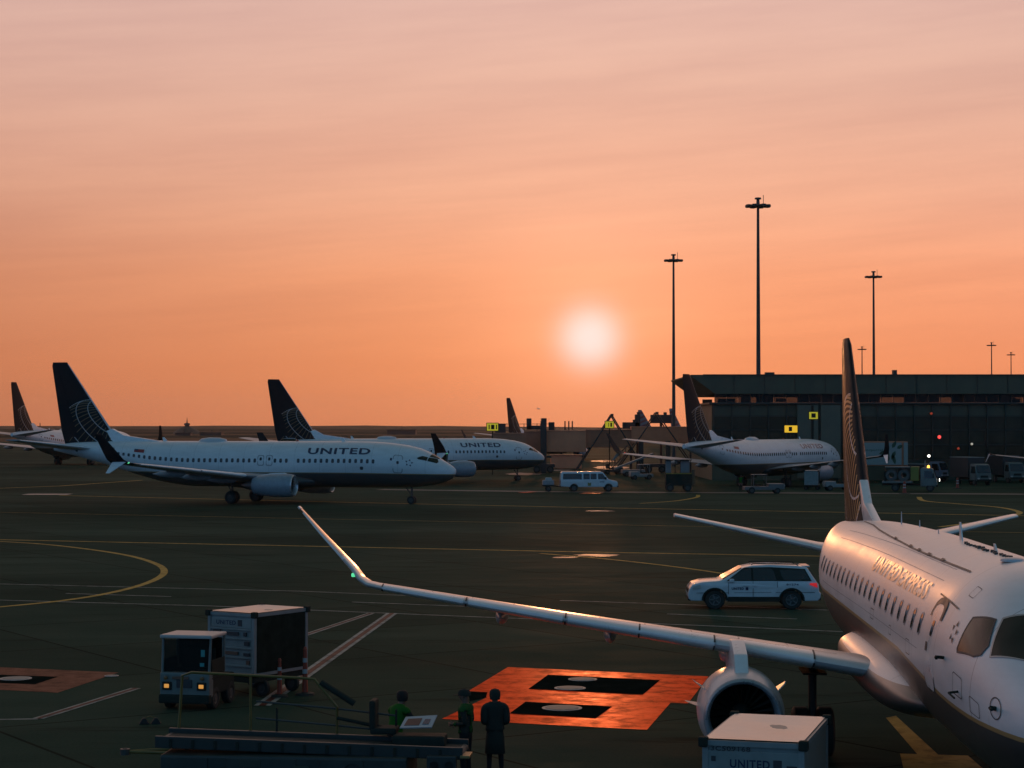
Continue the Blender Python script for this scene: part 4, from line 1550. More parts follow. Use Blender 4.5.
M_LEAF = mat('printed_leaf_green', (.03, .075, .035), .5, var=.4, vscale=6)
lf = MB()
for cx, cz, L, aa in ((4.75, .55, 1.15, 200), (4.9, .45, 1.2, 250), (5.35, .15, 1.3, 285), (5.3, .9, 1.0, 60), (5.7, .55, 1.2, 245), (5.9, .85, .8, 30), (4.95, -.1, .9, 240)):
    o_ = Vector((x0 + cx + .1, -.10, (bz0 + bz1) / 2 + cz - .2))
    u = Vector((math.cos(rad(aa)), 0, math.sin(rad(aa))))
    v = Vector((-u.z, 0, u.x))
    lf.poly([o_, o_ + u * L * .3 + v * .22, o_ + u * L * .7 + v * .2, o_ + u * L, o_ + u * L * .7 - v * .2, o_ + u * L * .3 - v * .22])
lf.build('leaf_print', M_LEAF, pn)
flat_text('lingpurrel', (x0 + 1.95, -.10, (bz0 + bz1) / 2 + .25), (2.3, 0, 0), (0, 0, .36), mat('printed_dark_green', (.06, .10, .07), .5), pn)
for x in (x0 + .8, x0 + bw - .6):
    MB().tube([(x, 1.6, 0), (x, 1.6, bz0 + .2)], .25, 10).build('support_column', M_MAST, bb)

# ------------------------------------------------------------------ the far shore: low towers, sheds and stacks on the horizon
M_FAR = mat('far_building', (.05, .045, .04), .7)
for px, Y, w, h, lab in ((30, 1150, 2, 5, 'thin far aerial on the horizon between the two left tails'), (40, 1150, 8, 6, 'far control hut on the horizon between the two left tails'), (54, 1150, 8, 3.4, 'low far hut on the horizon just left of the big dark fin'),
                         (212, 1500, 16, 3, 'low far shed on the left horizon'), (184, 1300, 10, 3.5, 'small far hut on the left horizon'), (541, 2400, 2, 11, 'far aerial under the flying airliner'),
                         (300, 1900, 3, 6, 'far aerial on the horizon behind the second tail'), (402, 1700, 24, 5, 'low far hangar on the middle horizon')):
    p = at(px, 430, Y)
    t = thing('far_building', lab, 'building', (p.x, Y, -.25))
    MB().box((0, 0, h * .4), (w, w, h * .8)).build('wall', M_FAR, t)
    MB().box((0, 0, h * .82), (w * 1.1, w * 1.1, h * .06)).build('roof', M_FAR, t)
    MB().tube([(0, 0, h * .8), (0, 0, h * 1.5)], .25, 6).build('aerial', M_FAR, t)
t = thing('radar_tower', 'pointed far tower on a mound on the left horizon', 'tower', (at(187, 430, 1800).x, 1800, -.25))
MB().lathe([(0, 14), (4, 9), (6.5, 3), (7, 2.2)], axis='Z', n=18).build('mound', M_FAR, t, True)
MB().lathe([(6, 2.2), (8, 2.0), (8.2, 2.8), (9.6, 2.6), (10, .6), (15, .12)], axis='Z', n=14).build('tower', M_FAR, t)
# long low banks across the far field
for y0, h, x0_, x1_ in ((1250, 1.6, -900, 90), (1800, 2.4, -1400, 160), (2700, 4.0, -2600, 300), (5200, 9.0, -5200, 700)):
    n = 60
    vs, fs = [], []
    for k in range(n + 1):
        x = x0_ + (x1_ - x0_) * k / n
        e_ = min(1, 6 * k / n, 6 * (n - k) / n)
        hh = h * e_ * random.uniform(.75, 1.0)
        vs += [(x, y0 - h * 4, -.3), (x, y0, -.25 + hh), (x, y0 + h * 5, -.3)]
        if k:
            j = 3 * k
            fs += [(j - 3, j, j + 1, j - 2), (j - 2, j + 1, j + 2, j - 1)]
    structure(pydata('grass_bank', vs, fs, mat('bank_grass', (.045, .036, .022), .9, spec=.1, var=.4, vscale=.02), None, True, 80))


# ------------------------------------------------------------------ road vehicles
def arch_profile(top, arches, zb):
    """closed side outline: 'top' runs from rear to front over the roof; the sill has wheel arches cut in"""
    pts = list(top)
    for cx, r in sorted(arches, reverse=True):
        h = zb
        a0 = math.asin(min(.95, max(-.95, (h - r * .86) / r)))
        for k in range(11):
            a = a0 + (math.pi - 2 * a0) * k / 10
            pts.append((cx + r * math.cos(a), r * .86 + r * math.sin(a)))
    return pts


def car_body(name, prof, w, zbelt, k, m, parent, bev=.05):
    bm = bmesh.new()
    vs = [bm.verts.new((x, -w, z)) for x, z in prof]
    f = bm.faces.new(vs)
    r = bmesh.ops.extrude_face_region(bm, geom=[f])
    bmesh.ops.translate(bm, vec=(0, 2 * w, 0), verts=[v for v in r['geom'] if isinstance(v, bmesh.types.BMVert)])
    bmesh.ops.recalc_face_normals(bm, faces=bm.faces[:])
    rim = [e for e in bm.edges if abs(e.verts[0].co.y - e.verts[1].co.y) < 1e-5]
    bmesh.ops.bevel(bm, geom=rim, offset=bev, segments=3, affect='EDGES', profile=.55)
    zs = [z for _, z in prof]
    for z in (zbelt * .7, zbelt, zbelt + .2, zbelt + .4):
        if z < max(zs):
            bmesh.ops.bisect_plane(bm, geom=bm.verts[:] + bm.edges[:] + bm.faces[:], plane_co=(0, 0, z), plane_no=(0, 0, 1))
    x0, x1 = min(p[0] for p in prof), max(p[0] for p in prof)
    for v in bm.verts:
        s = 1 - max(0, v.co.z - zbelt) * k / w
        xx = (v.co.x - x0) / (x1 - x0)
        s *= 1 - .10 * max(0, xx - .86) / .14 - .05 * max(0, .08 - xx) / .08
        s *= 1 - .02 * max(0, .75 * zbelt - v.co.z) / (.75 * zbelt)
        v.co.y *= s
    bmesh.ops.triangulate(bm, faces=[f for f in bm.faces if len(f.verts) > 4])
    me = bpy.data.meshes.new(name)
    bm.to_mesh(me)
    bm.free()
    me.polygons.foreach_set('use_smooth', [True] * len(me.polygons))
    me.set_sharp_from_angle(angle=rad(32))
    me.materials.append(m)
    return link(name, me, parent)


def side_panel(name, poly, w, zbelt, k, m, parent, sgn, off=.012, thick=.02):
    bm = MB()
    pts = [(x, sgn * (w - max(0, z - zbelt) * k + off), z) for x, z in poly]
    bm.prism(pts, (0, -sgn * thick, 0))
    return bm.build(name, m, parent)


def rim_wheel(parent, c, r, w, sgn, spokes=5):
    o = wheel(parent, c, r, w, 'wheel')
    b = MB()
    for k in range(spokes):
        a = 2 * math.pi * k / spokes
        u = Vector((math.cos(a), 0, math.sin(a)))
        p = Vector((0, sgn * w * .46, 0))
        b.tube([p + u * r * .1, p + u * r * .56], r * .07, 6)
    b.lathe([(sgn * w * .40, r * .62), (sgn * w * .50, r * .60), (sgn * w * .50, r * .54), (sgn * w * .40, r * .52)], (0, 0, 0), 'Y', 24)
    b.build('rim', mat('dull_alloy', (.13, .14, .145), .4, metal=.3), o)
    return o


M_CARW = mat('white_car_paint', (.60, .62, .64), .22, coat=.5, var=.04)
M_CGLASS = mat('car_glass', (.012, .014, .014), .06, spec=.6, var=.3)
M_HLAMP = mat('headlamp_lens', (.5, .48, .45), .1, coat=.5)

suv = thing('parked_suv', 'white sport utility vehicle with red tail lamp beside the near tail', 'car', (ground(755, 608).x, ground(755, 608).y, 0), math.pi)
suv.location = (at(755, 600, 76.5).x, 77.4, 0)
suv.rotation_euler = (0, 0, math.pi - rad(2))
suv.scale = (1, 1, .94)
W_, ZB, KT = .98, 1.08, .34
top = [(-2.42, .36), (-2.52, .48), (-2.54, .66), (-2.47, .74), (-2.45, 1.02), (-2.36, 1.14), (-2.06, 1.64), (-2.02, 1.70), (-1.6, 1.765), (-.6, 1.80), (.05, 1.765), (.40, 1.68), (1.18, 1.21), (1.32, 1.16), (2.0, 1.10), (2.34, 1.0), (2.47, .82), (2.52, .62), (2.50, .44), (2.40, .34)]
prof = arch_profile(top, [(1.50, .45), (-1.42, .45)], .34)
bd = car_body('body', prof, W_, ZB, KT, M_CARW, suv)
for s in (1, -1):
    def sp(name, poly, m, par=suv, off=.012, **k):
        return side_panel(name, poly, W_, ZB, KT, m, par, s, off, **k)
    sp('side_window', [(.10, 1.18), (1.00, 1.18), (.50, 1.54), (.38, 1.62), (.12, 1.67)], M_CGLASS)
    sp('side_window', [(-.86, 1.18), (.02, 1.18), (.04, 1.67), (-.62, 1.66), (-.74, 1.56)], M_CGLASS)
    sp('side_window', [(-2.12, 1.22), (-1.16, 1.20), (-1.04, 1.34), (-.98, 1.60), (-1.90, 1.60)], M_CGLASS)
    sp('window_trim', [(-2.18, 1.165), (1.06, 1.15), (.50, 1.60), (.36, 1.69), (-.62, 1.71), (-1.94, 1.64)], M_BLACK, suv, .004)
    for xg, z0, z1 in ((.045, .5, 1.14), (.98, .62, 1.1), (-.88, .9, 1.14)):
        sp('door_gap', [(xg - .008, z0), (xg + .008, z0), (xg + .008, z1), (xg - .008, z1)], M_BLACK, suv, .012)
    sp('side_crease', [(-2.3, .70), (2.2, .66), (2.2, .675), (-2.3, .715)], M_BLACK, suv, .004)
    for poly in ([(.06, .44), (.94, .44), (1.0, .8), (1.12, 1.12), (.08, 1.12)], [(-.92, .9), (-.78, .62), (-.70, .44), (-.02, .44), (.0, 1.12), (-.90, 1.12)]):
        dd = sp('door', poly, M_CARW, suv, .007)
        cx = poly[0][0] + (.14 if poly[0][0] > 0 else .78)
        sp('door_handle', [(cx, .95), (cx + .2, .95), (cx + .2, .99), (cx, .99)], M_CARW, dd, .05, thick=.04)
    sp('sill_trim', [(-.95, .32), (1.02, .32), (1.0, .52), (-.93, .52)], M_BLACK, suv, .02)
    for cx in (1.50, -1.42):
        b = MB()
        ring = [(cx + .50 * math.cos(a), .387 + .50 * math.sin(a)) for a in np.linspace(-.05, math.pi + .05, 14)] + [(cx + .43 * math.cos(a), .387 + .43 * math.sin(a)) for a in np.linspace(math.pi + .05, -.05, 14)]
        sp('arch_trim', ring, M_BLACK, suv, .006)
        rim_wheel(suv, (cx, s * .84, .387), .387, .25, s)
    sp('tail_lamp', [(-2.40, .90), (-2.1, 1.02), (-2.12, 1.08), (-2.37, 1.09)], M_REDTAIL, suv, .02)
    sp('headlight', [(2.02, .86), (2.36, .82), (2.33, .93), (2.06, 1.00)], M_AMBER_L if False else M_HLAMP, suv, .004)
    MB().box((.86, s * 1.06, 1.18), (.18, .2, .14), 0, .04).build('mirror', M_CARW, suv)
    MB().tube([(.1, s * .70, 1.80), (-.0, s * .70, 1.84), (-1.6, s * .70, 1.82), (-1.7, s * .70, 1.77)], .022, 6).build('roof_rail', M_BLACK, suv)
    if s > 0:
        f = lambda u, v: Vector((.86 - .46 * u, W_ + .016, .80 + .10 * v))
        lettering('UNITED', f, M_LETTER, suv, 'lettering', .03, 9)
        lettering('81274', lambda u, v: Vector((-1.22 - .46 * u, W_ + .016, .98 + .08 * v)), M_LETTER, suv, 'number_lettering', .02, 9)
        MB().box((.28, W_ + .012, .85), (.1, .006, .12)).build('logo_emblem', M_LETTER, suv)
        lettering('OPERATIONS', lambda u, v: Vector((1.86 - .66 * u, W_ + .004, 1.0 + .05 * v)), M_LETTER, suv, 'lettering', .02, 9) if False else None
bm_ = MB()
bm_.prism([(.46, -.62, 1.665), (1.20, -.76, 1.225), (1.20, .76, 1.225), (.46, .62, 1.665)], (.012, 0, .02)).build('windshield', M_CGLASS, suv)
MB().prism([(-2.40, -.70, 1.14), (-2.12, -.60, 1.60), (-2.12, .60, 1.60), (-2.40, .70, 1.14)], (-.015, 0, .012)).build('rear_window', M_CGLASS, suv)
MB().box((2.47, 0, .72), (.08, 1.3, .2), 0, .03).build('grille', M_BLACK, suv)
MB().box((2.44, 0, .42), (.16, 1.6, .16), 0, .04).build('bumper', M_BLACK, suv)
MB().box((-2.0, 0, 1.73), (.3, 1.2, .05), 0, .02).build('roof_spoiler', M_CARW, suv)
MB().box((-2.46, 0, .46), (.16, 1.7, .2), 0, .04).build('bumper', M_BLACK, suv)

van = thing('passenger_van', 'white passenger van driving on the taxi lane, nose to the right', 'van', (at(588, 480, 214).x, 214.6, 0), rad(3))
W_, ZB, KT = 1.0, 1.25, .16
top = [(-2.95, .55), (-3.0, .7), (-2.98, 1.3), (-2.92, 2.0), (-2.8, 2.12), (1.35, 2.12), (1.55, 2.06), (2.1, 1.36), (2.25, 1.28), (3.0, 1.12), (3.12, 1.0), (3.14, .6), (3.08, .48)]
prof = arch_profile(top, [(2.15, .45), (-1.55, .45)], .48)
car_body('body', prof, W_, ZB, KT, M_CARW, van, .07)
for s in (1, -1):
    def sp(name, poly, m, par=van, off=.012, **k):
        return side_panel(name, poly, W_, ZB, KT, m, par, s, off, **k)
    sp('side_window', [(-2.75, 1.32), (-.72, 1.32), (-.72, 1.92), (-2.7, 1.92)], M_CGLASS)
    sp('side_window', [(-.56, 1.32), (.12, 1.32), (.12, 1.92), (-.56, 1.92)], M_CGLASS)
    sp('side_window', [(.22, 1.32), (.86, 1.32), (.86, 1.92), (.22, 1.92)], M_CGLASS)
    sp('side_window', [(1.02, 1.32), (1.92, 1.32), (1.52, 1.92), (1.02, 1.92)], M_CGLASS)
    sp('door', [(-.6, .55), (.9, .55), (.9, 1.26), (-.6, 1.26)], M_CARW, van, .007)
    sp('door', [(1.0, .55), (1.6, .55), (1.7, 1.0), (1.95, 1.26), (1.0, 1.26)], M_CARW, van, .007)
    sp('side_emblem', [(-.1, .62), (.25, .62), (.28, 1.0), (.1, .9), (-.08, 1.0)], mat('dull_yellow_emblem', (.25, .2, .06), .5), van, .02)
    lettering('UNITED', lambda u, v: Vector((1.18 + .5 * u if s < 0 else 1.68 - .5 * u, s * (W_ + .03), .98 + .12 * v)), M_LETTER, van, 'lettering', .03, 9)
    for cx in (2.15, -1.55):
        rim_wheel(van, (cx, s * .84, .387), .387, .26, s)
    MB().box((1.82, s * 1.1, 1.42), (.16, .22, .26), 0, .03).build('mirror', M_BLACK, van)
    MB().box((3.12, s * .72, .86), (.06, .3, .2), 0, .02).build('headlight', M_HLAMP, van)
    MB().box((-2.99, s * .86, 1.0), (.05, .14, .4), 0, .02).build('tail_lamp', M_STRIPE_RED, van)
MB().prism([(1.58, -.80, 2.02), (2.12, -.86, 1.38), (2.12, .86, 1.38), (1.58, .80, 2.02)], (.02, 0, .015)).build('windshield', M_CGLASS, van)
MB().box((3.13, 0, .88), (.05, .9, .24), 0, .02).build('grille', M_BLACK, van)
MB().box((3.14, 0, .54), (.16, 1.9, .18), 0, .04).build('bumper', M_STEEL, van)
MB().box((-3.04, 0, .58), (.14, 1.9, .16), 0, .04).build('bumper', M_STEEL, van)

tr = thing('equipment_trailer', 'small loaded trailer hitched behind the white passenger van', 'trailer', (van.location.x - 4.15, 214.4, 0), rad(3))
MB().box((0, 0, .62), (1.5, 1.3, .14), 0, .03).build('trailer_bed', M_BLACK, tr)
MB().box((-.1, 0, .95), (1.2, 1.1, .55), 0, .12).build('load', mat('grey_load', (.30, .30, .31), .6), tr)
MB().box((-.05, .2, 1.32), (.7, .5, .3), 0, .10).build('load_bundle', mat('pale_load', (.45, .44, .44), .6), tr)
MB().tube([(.7, 0, .55), (1.3, 0, .5)], .05, 6).build('tow_bar', M_BLACK, tr)
for s in (1, -1):
    wheel(tr, (-.1, s * .62, .3), .3, .2)


def tug(loc, rz, lab, canopy=True, col=None, L=3.0):
    m = col or mat('pale_tug_paint', (.24, .24, .23), .4)
    t = thing('tow_tractor', lab, 'tow tractor', loc, rz)
    MB().box((L * .30, 0, .72), (L * .40, 1.35, .62), 0, .08).build('bonnet', m, t)
    MB().box((-L * .12, 0, .55), (L * .76, 1.4, .36), 0, .05).build('chassis', m, t)
    MB().box((-L * .16, 0, .9), (.55, 1.0, .16), 0, .05).build('seat', M_BLACK, t)
    MB().box((-L * .25, 0, 1.2), (.14, 1.0, .6), 0, .04).build('backrest', M_BLACK, t)
    MB().tube([(L * .10, .2, .9), (L * .02, .2, 1.2)], .03, 6).lathe([(-.02, .2), (.02, .2), (.02, .15), (-.02, .15)], (L * .02, .2, 1.2), 'X', 14).build('steering_wheel', M_BLACK, t)
    if canopy:
        c = MB().box((-L * .12, 0, 1.95), (1.5, 1.4, .08), 0, .03).build('canopy', m, t)
        for sx in (-1, 1):
            for sy in (-1, 1):
                MB().tube([(-L * .12 + sx * .66, sy * .62, .7), (-L * .12 + sx * .66, sy * .62, 1.95)], .035, 6).build('canopy_post', m, t)
    for sx, r in ((.32, .30), (-.32, .34)):
        for sy in (1, -1):
            wheel(t, (sx * L, sy * .62, r), r, .22)
    for sy in (1, -1):
        MB().lathe([(0, .1), (.04, .09), (.05, .001)], (L * .5, sy * .48, .8), 'X', 12).build('headlight', M_HLAMP, t)
    return t


tug((at(641, 474, 262).x, 262, 0), rad(190), 'small tow tractor with a square canopy frame, left of the tall dark lift cart')
t = tug((at(766, 484, 206).x, 208, 0), rad(4), 'flat tow tractor with a rear frame under the right airliner', True, mat('grey_tug_paint', (.13, .13, .125), .4), 4.2)
tug((at(612, 478, 290).x, 290, 0), rad(20), 'dark tow tractor in the orange glint below the bridge', True, mat('dark_tug_paint', (.06, .06, .06), .5))
tug((at(839, 489, 216).x, 217, 0), rad(185), 'low pale tow tractor just left of the near tail', False)


def box_cart(loc, rz, lab, m_side, m_top, w=1.6, L=2.9, H=2.1, floor=.55, name='cargo_container', group='cargo containers on wheeled dollies'):
    """container on a dolly: front face looks along -y of its own axes"""
    t = thing(name, lab, 'cargo container', loc, rz, group)
    h = H - floor
    b = MB().box((0, L / 2, floor + h / 2), (w, L, h - .02), bev=.015).build('container_wall', m_side, t)
    r = MB()
    for sx in (-1, 1):
        for y in (0, L):
            r.box((sx * (w / 2 - .03), y, floor + h / 2), (.09, .09, h))
    for z in (floor + .04, H - .03):
        r.box((0, -.0, z), (w, .09, .08)).box((0, L, z), (w, .09, .08))
        for sx in (-1, 1):
            r.box((sx * (w / 2 - .01), L / 2, z), (.07, L, .08))
    r.build('frame', M_STEEL if m_side is None else mat('pale_frame_paint', (.24, .26, .26), .4), t)
    # slightly sagging roof sheet
    n = 12
    vs, fs = [], []
    for i in range(n + 1):
        for j in range(n + 1):
            x, y = -w / 2 + .02 + (w - .04) * i / n, .02 + (L - .04) * j / n
            sag = .035 * math.sin(math.pi * i / n) * math.sin(math.pi * j / n) * (1 + .5 * math.sin(5 * i / n + 7 * j / n))
            vs.append((x, y, H + .03 - sag))
    for i in range(n):
        for j in range(n):
            k = i * (n + 1) + j
            fs.append((k, k + n + 1, k + n + 2, k + 1))
    pydata('roof_sheet', vs, fs, m_top, t, True)
    for sx in (-1, 1):
        for y in (-.02, L + .02):
            MB().box((sx * (w / 2), y, H - .02), (.15, .15, .16), 0, .03).build('corner_casting', M_BLACK, t)
    d = MB().box((0, L / 2, floor - .10), (w * .98, L * 1.02, .14), 0, .02).build('dolly', M_BLACK, t)
    for sx in (-1, 1):
        for y in (.45, L - .45):
            wheel(d, (sx * (w / 2 - .12), y, .22), .22, .12, n=18).rotation_euler = (0, 0, math.pi / 2 * 0)
    MB().tube([(0, 0, .42), (0, -.7, .35)], .04, 6).build('tow_bar', M_BLACK, d)
    return t


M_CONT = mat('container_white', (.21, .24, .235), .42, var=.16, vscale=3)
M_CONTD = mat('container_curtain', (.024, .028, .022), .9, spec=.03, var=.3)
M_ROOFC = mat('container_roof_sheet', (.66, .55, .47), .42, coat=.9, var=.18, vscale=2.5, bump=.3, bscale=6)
M_STICK = mat('dark_sticker', (.04, .04, .045), .5)
M_STICKR = mat('brown_sticker', (.16, .08, .05), .5)

# the cart in the foreground under the engine
p = at(754, 740, 31.0)
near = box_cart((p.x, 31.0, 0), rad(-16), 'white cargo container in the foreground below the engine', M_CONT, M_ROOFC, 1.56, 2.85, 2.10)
near.location = (3.74, 31.1, 0)
MB().box((0, -.02, 1.80), (1.44, .03, .32), 0, .01).build('sign_board', M_CONT, near)
flat_text('3C509168', (-.66, -.052, 1.955), (.62, 0, 0), (0, 0, .075), M_STICK, near, 'number_lettering', .02)
flat_text('UNITED', (-.36, -.04, 1.70), (.62, 0, 0), (0, 0, .13), M_LETTER, near)
MB().box((.38, -.038, 1.765), (.13, .01, .15)).build('logo_emblem', M_STICK, near)
MB().box((.60, -.038, 1.70), (.16, .01, .12)).build('sticker', M_STICK, near)
MB().box((-.62, -.038, 1.83), (.07, .01, .08)).build('sticker', M_STICK, near)
MB().box((0, -.03, 1.585), (1.40, .06, .05), 0, .01).build('ledge', M_CONT, near)
MB().box((-.48, -.01, 1.30), (.30, .03, .5), 0, .01).build('dark_opening', M_DARK, near)
MB().box((.18, -.02, 1.15), (.95, .03, .75), 0, .01).build('door', M_CONT, near)

# the large container left of centre and the cab tractor before it
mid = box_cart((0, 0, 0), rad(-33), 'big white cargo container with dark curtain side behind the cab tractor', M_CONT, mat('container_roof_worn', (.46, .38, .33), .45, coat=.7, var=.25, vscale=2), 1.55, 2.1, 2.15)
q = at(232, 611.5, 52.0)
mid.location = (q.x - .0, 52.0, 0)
MB().box((.76, 1.05, 1.32), (.06, 1.95, 1.5)).build('curtain', M_CONTD, mid)
MB().box((0, -.02, 1.90), (1.36, .03, .26), 0, .01).build('sign_board', M_CONT, mid)
flat_text('UNITED', (-.50, -.04, 1.85), (.66, 0, 0), (0, 0, .11), M_LETTER, mid)
MB().box((.30, -.038, 1.905), (.14, .01, .16)).build('logo_emblem', M_STICK, mid)
for z in (1.74, 1.50, 1.26, 1.02, .80):
    MB().box((0, -.03, z), (1.40, .05, .05), 0, .01).build('ledge', M_CONT, mid)
for x, z, w, h, m in ((-.48, 1.63, .26, .17, M_STICK), (.02, 1.62, .44, .09, M_STICK), (.46, 1.62, .10, .10, M_STICK), (.52, 1.38, .16, .10, M_STICK), (-.0, 1.12, .46, .08, M_STICKR), (.52, 1.1, .2, .08, M_STICK), (.56, .90, .1, .1, M_STICKR)):
    MB().box((x, -.025, z), (w, .03, h)).build('sticker', m, mid)

ct = thing('cab_tractor', 'cab tow tractor with two glowing amber headlights at the left front', 'tow tractor', (at(185, 640, 49.4).x, 49.4, 0), rad(-12))
W2 = .62
M_TUGW = mat('tug_white_paint', (.14, .165, .155), .4, var=.12)
MB().box((0, .12, .62), (1.30, .30, .62), 0, .05).build('front_panel', M_TUGW, ct)
MB().box((0, 1.0, .55), (1.28, 1.6, .42), 0, .05).build('chassis', M_BLACK, ct)
MB().box((0, .02, .28), (1.32, .22, .22), 0, .04).build('bumper', M_BLACK, ct)
MB().box((0, .58, 1.80), (1.36, 1.10, .09), 0, .035).build('cab_roof', mat('tug_roof_paint', (.48, .44, .42), .4, var=.12), ct)
for sx in (-1, 1):
    MB().tube([(sx * .61, .06, .9), (sx * .62, .14, 1.77)], .035, 8).build('cab_post', M_TUGW, ct)
    MB().tube([(sx * .61, 1.08, .8), (sx * .62, 1.08, 1.77)], .035, 8).build('cab_post', M_TUGW, ct)
    MB().box((sx * .63, .60, .98), (.04, .92, .5), 0, .02).build('cab_side', M_BLACK, ct)
    h = MB().box((sx * .45, -.045, .60), (.24, .05, .20), 0, .02).build('headlight_bezel', M_BLACK, ct)
    MB().box((sx * .45, -.075, .60), (.125, .03, .095), 0, .015).build('headlight', M_AMBER_L, h)
    MB().lathe([(-.06, .05), (-.09, .045), (-.10, .001)], (sx * .47, -.01, .80), 'Y', 14).build('turn_signal', mat('dull_amber_lens', (.22, .10, .03), .3), ct)
MB().box((0, .09, 1.33), (1.14, .015, .80)).build('windshield', glass_mat('cab_glass', (.03, .035, .035), .55), ct)
MB().box((0, 1.07, 1.35), (1.14, .015, .70)).build('rear_window', M_CGLASS, ct)
MB().box((.44, .070, 1.40), (.10, .01, .17)).build('sticker', mat('teal_sticker', (.05, .28, .28), .5, var=.05), ct)
MB().box((.42, .070, 1.12), (.11, .01, .09)).build('sticker', mat('teal_sticker', (.05, .28, .28), .5), ct)
MB().box((-.1, -.05, .80), (.42, .03, .07), 0, .01).build('name_strip', M_STICKR, ct)
MB().box((0, -.05, .66), (.40, .03, .20), 0, .01).build('grille', M_STICK, ct)
MB().box((0, .65, .92), (.9, .45, .14), 0, .04).build('seat', M_BLACK, ct)
MB().box((0, .95, 1.2), (.9, .10, .5), 0, .04).build('backrest', M_BLACK, ct)
for sx in (-1, 1):
    for y in (.45, 1.55):
        wheel(ct, (sx * .55, y, .28), .28, .2).rotation_euler = (0, 0, math.pi / 2)

# mid-distance trucks and carts
lift = thing('lift_cart', 'tall dark lift cart with pale panels and yellow edge by the right airliner tail', 'lift cart', (at(679, 478, 214).x, 215, 0), 0)
MB().box((0, 0, 1.25), (2.75, 1.8, 1.25), 0, .04).build('body', M_BLACK, lift)
MB().box((0, -.92, 1.92), (2.75, .08, .12)).build('edge_stripe', mat('dull_yellow_paint', (.30, .20, .03), .5), lift)
for x, w in ((-1.05, .6), (.75, .95)):
    MB().box((x, .3, 2.65), (w, .3, 1.35), 0, .03).build('panel', mat('pale_panel', (.20, .20, .20), .5), lift)
MB().box((0, .2, 3.35), (2.9, 1.2, .08), 0, .02).build('top_rail', M_BLACK, lift)
for x in (-1.35, -.3, .25, 1.35):
    MB().tube([(x, .3, 1.8), (x, .3, 3.35)], .04, 6).build('post', M_BLACK, lift)
MB().box((1.55, 0, 1.5), (.3, 1.6, 1.7), 0, .03).build('side_frame', mat('dull_brown_paint', (.12, .07, .03), .6), lift)
for x in (-.95, .95):
    for y in (-.8, .8):
        wheel(lift, (x, y, .42), .42, .3)

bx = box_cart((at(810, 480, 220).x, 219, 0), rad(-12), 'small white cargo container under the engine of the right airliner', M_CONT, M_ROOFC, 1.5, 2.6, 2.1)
MB().box((.70, 1.4, 1.3), (.12, 2.3, 1.4)).build('curtain', M_CONTD, bx)


def truck(loc, rz, lab, cat='truck', boxed=True, cab_m=None, box_m=None, name='box_truck', box_h=2.6, beacon=False):
    m = cab_m or mat('truck_cab_paint', (.14, .165, .155), .4)
    t = thing(name, lab, cat, loc, rz)
    prof = [(-.75, .55), (-.75, 2.45), (-.55, 2.55), (.35, 2.5), (.55, 2.4), (.85, 1.45), (.95, 1.35), (.98, .55)]
    c = car_body('cab', prof, 1.02, 1.5, .10, m, t, .06)
    for s in (1, -1):
        side_panel('side_window', [(-.35, 1.45), (.68, 1.45), (.42, 2.25), (-.35, 2.25)], 1.02, 1.5, .10, M_CGLASS, c, s, .014)
        side_panel('door', [(-.4, .65), (.6, .65), (.72, 1.4), (-.4, 1.4)], 1.02, 1.5, .10, m, c, s, .008)
        MB().box((.9, s * .75, .82), (.16, .3, .18), 0, .03).build('headlight', M_HLAMP, c)
        MB().box((.6, s * 1.18, 1.75), (.12, .2, .42), 0, .03).build('mirror', M_BLACK, c)
        for x, r in ((.25, .42), (-3.4, .42)):
            wheel(t, (x, s * .86, r), r, .28)
    MB().prism([(.60, -.82, 2.36), (.89, -.88, 1.48), (.89, .88, 1.48), (.60, .82, 2.36)], (.02, 0, .01)).build('windshield', M_CGLASS, c)
    MB().box((.97, 0, .62), (.14, 1.95, .24), 0, .04).build('bumper', M_BLACK, c)
    MB().box((.955, 0, 1.05), (.05, 1.0, .25), 0, .02).build('grille', M_BLACK, c)
    MB().box((-2.6, 0, .75), (4.4, .9, .22), 0, .02).build('chassis', M_BLACK, t)
    if boxed:
        b = MB().box((-2.95, 0, .95 + box_h / 2), (4.2, 2.2, box_h), 0, .04).build('cargo_box', box_m or mat('truck_box_dark', (.035, .036, .036), .6), t)
        MB().box((-2.95, 0, .95 + box_h + .03), (4.25, 2.25, .07), 0, .02).build('box_rim', mat('pale_frame_paint', (.24, .26, .26)), b)
    if beacon:
        f = MB()
        for sy in (-.7, .7):
            f.tube([(-.3, sy, 2.5), (-.3, sy, 3.25)], .05, 6)
        f.tube([(-.3, -.7, 3.25), (-.3, .7, 3.25)], .05, 6)
        f.build('roof_frame', m, t)
        MB().lathe([(2.52, .14), (2.6, .16), (2.78, .12), (2.82, .001)], (.05, 0, 0), 'Z', 14).build('beacon', M_AMBER_B, t, True)
        MB().lathe([(0, .17), (.05, .15), (.07, .001)], (1.2, -.55, 1.25), 'X', 14).build('lit_headlight', M_WHITE_L, t, True)
    return t


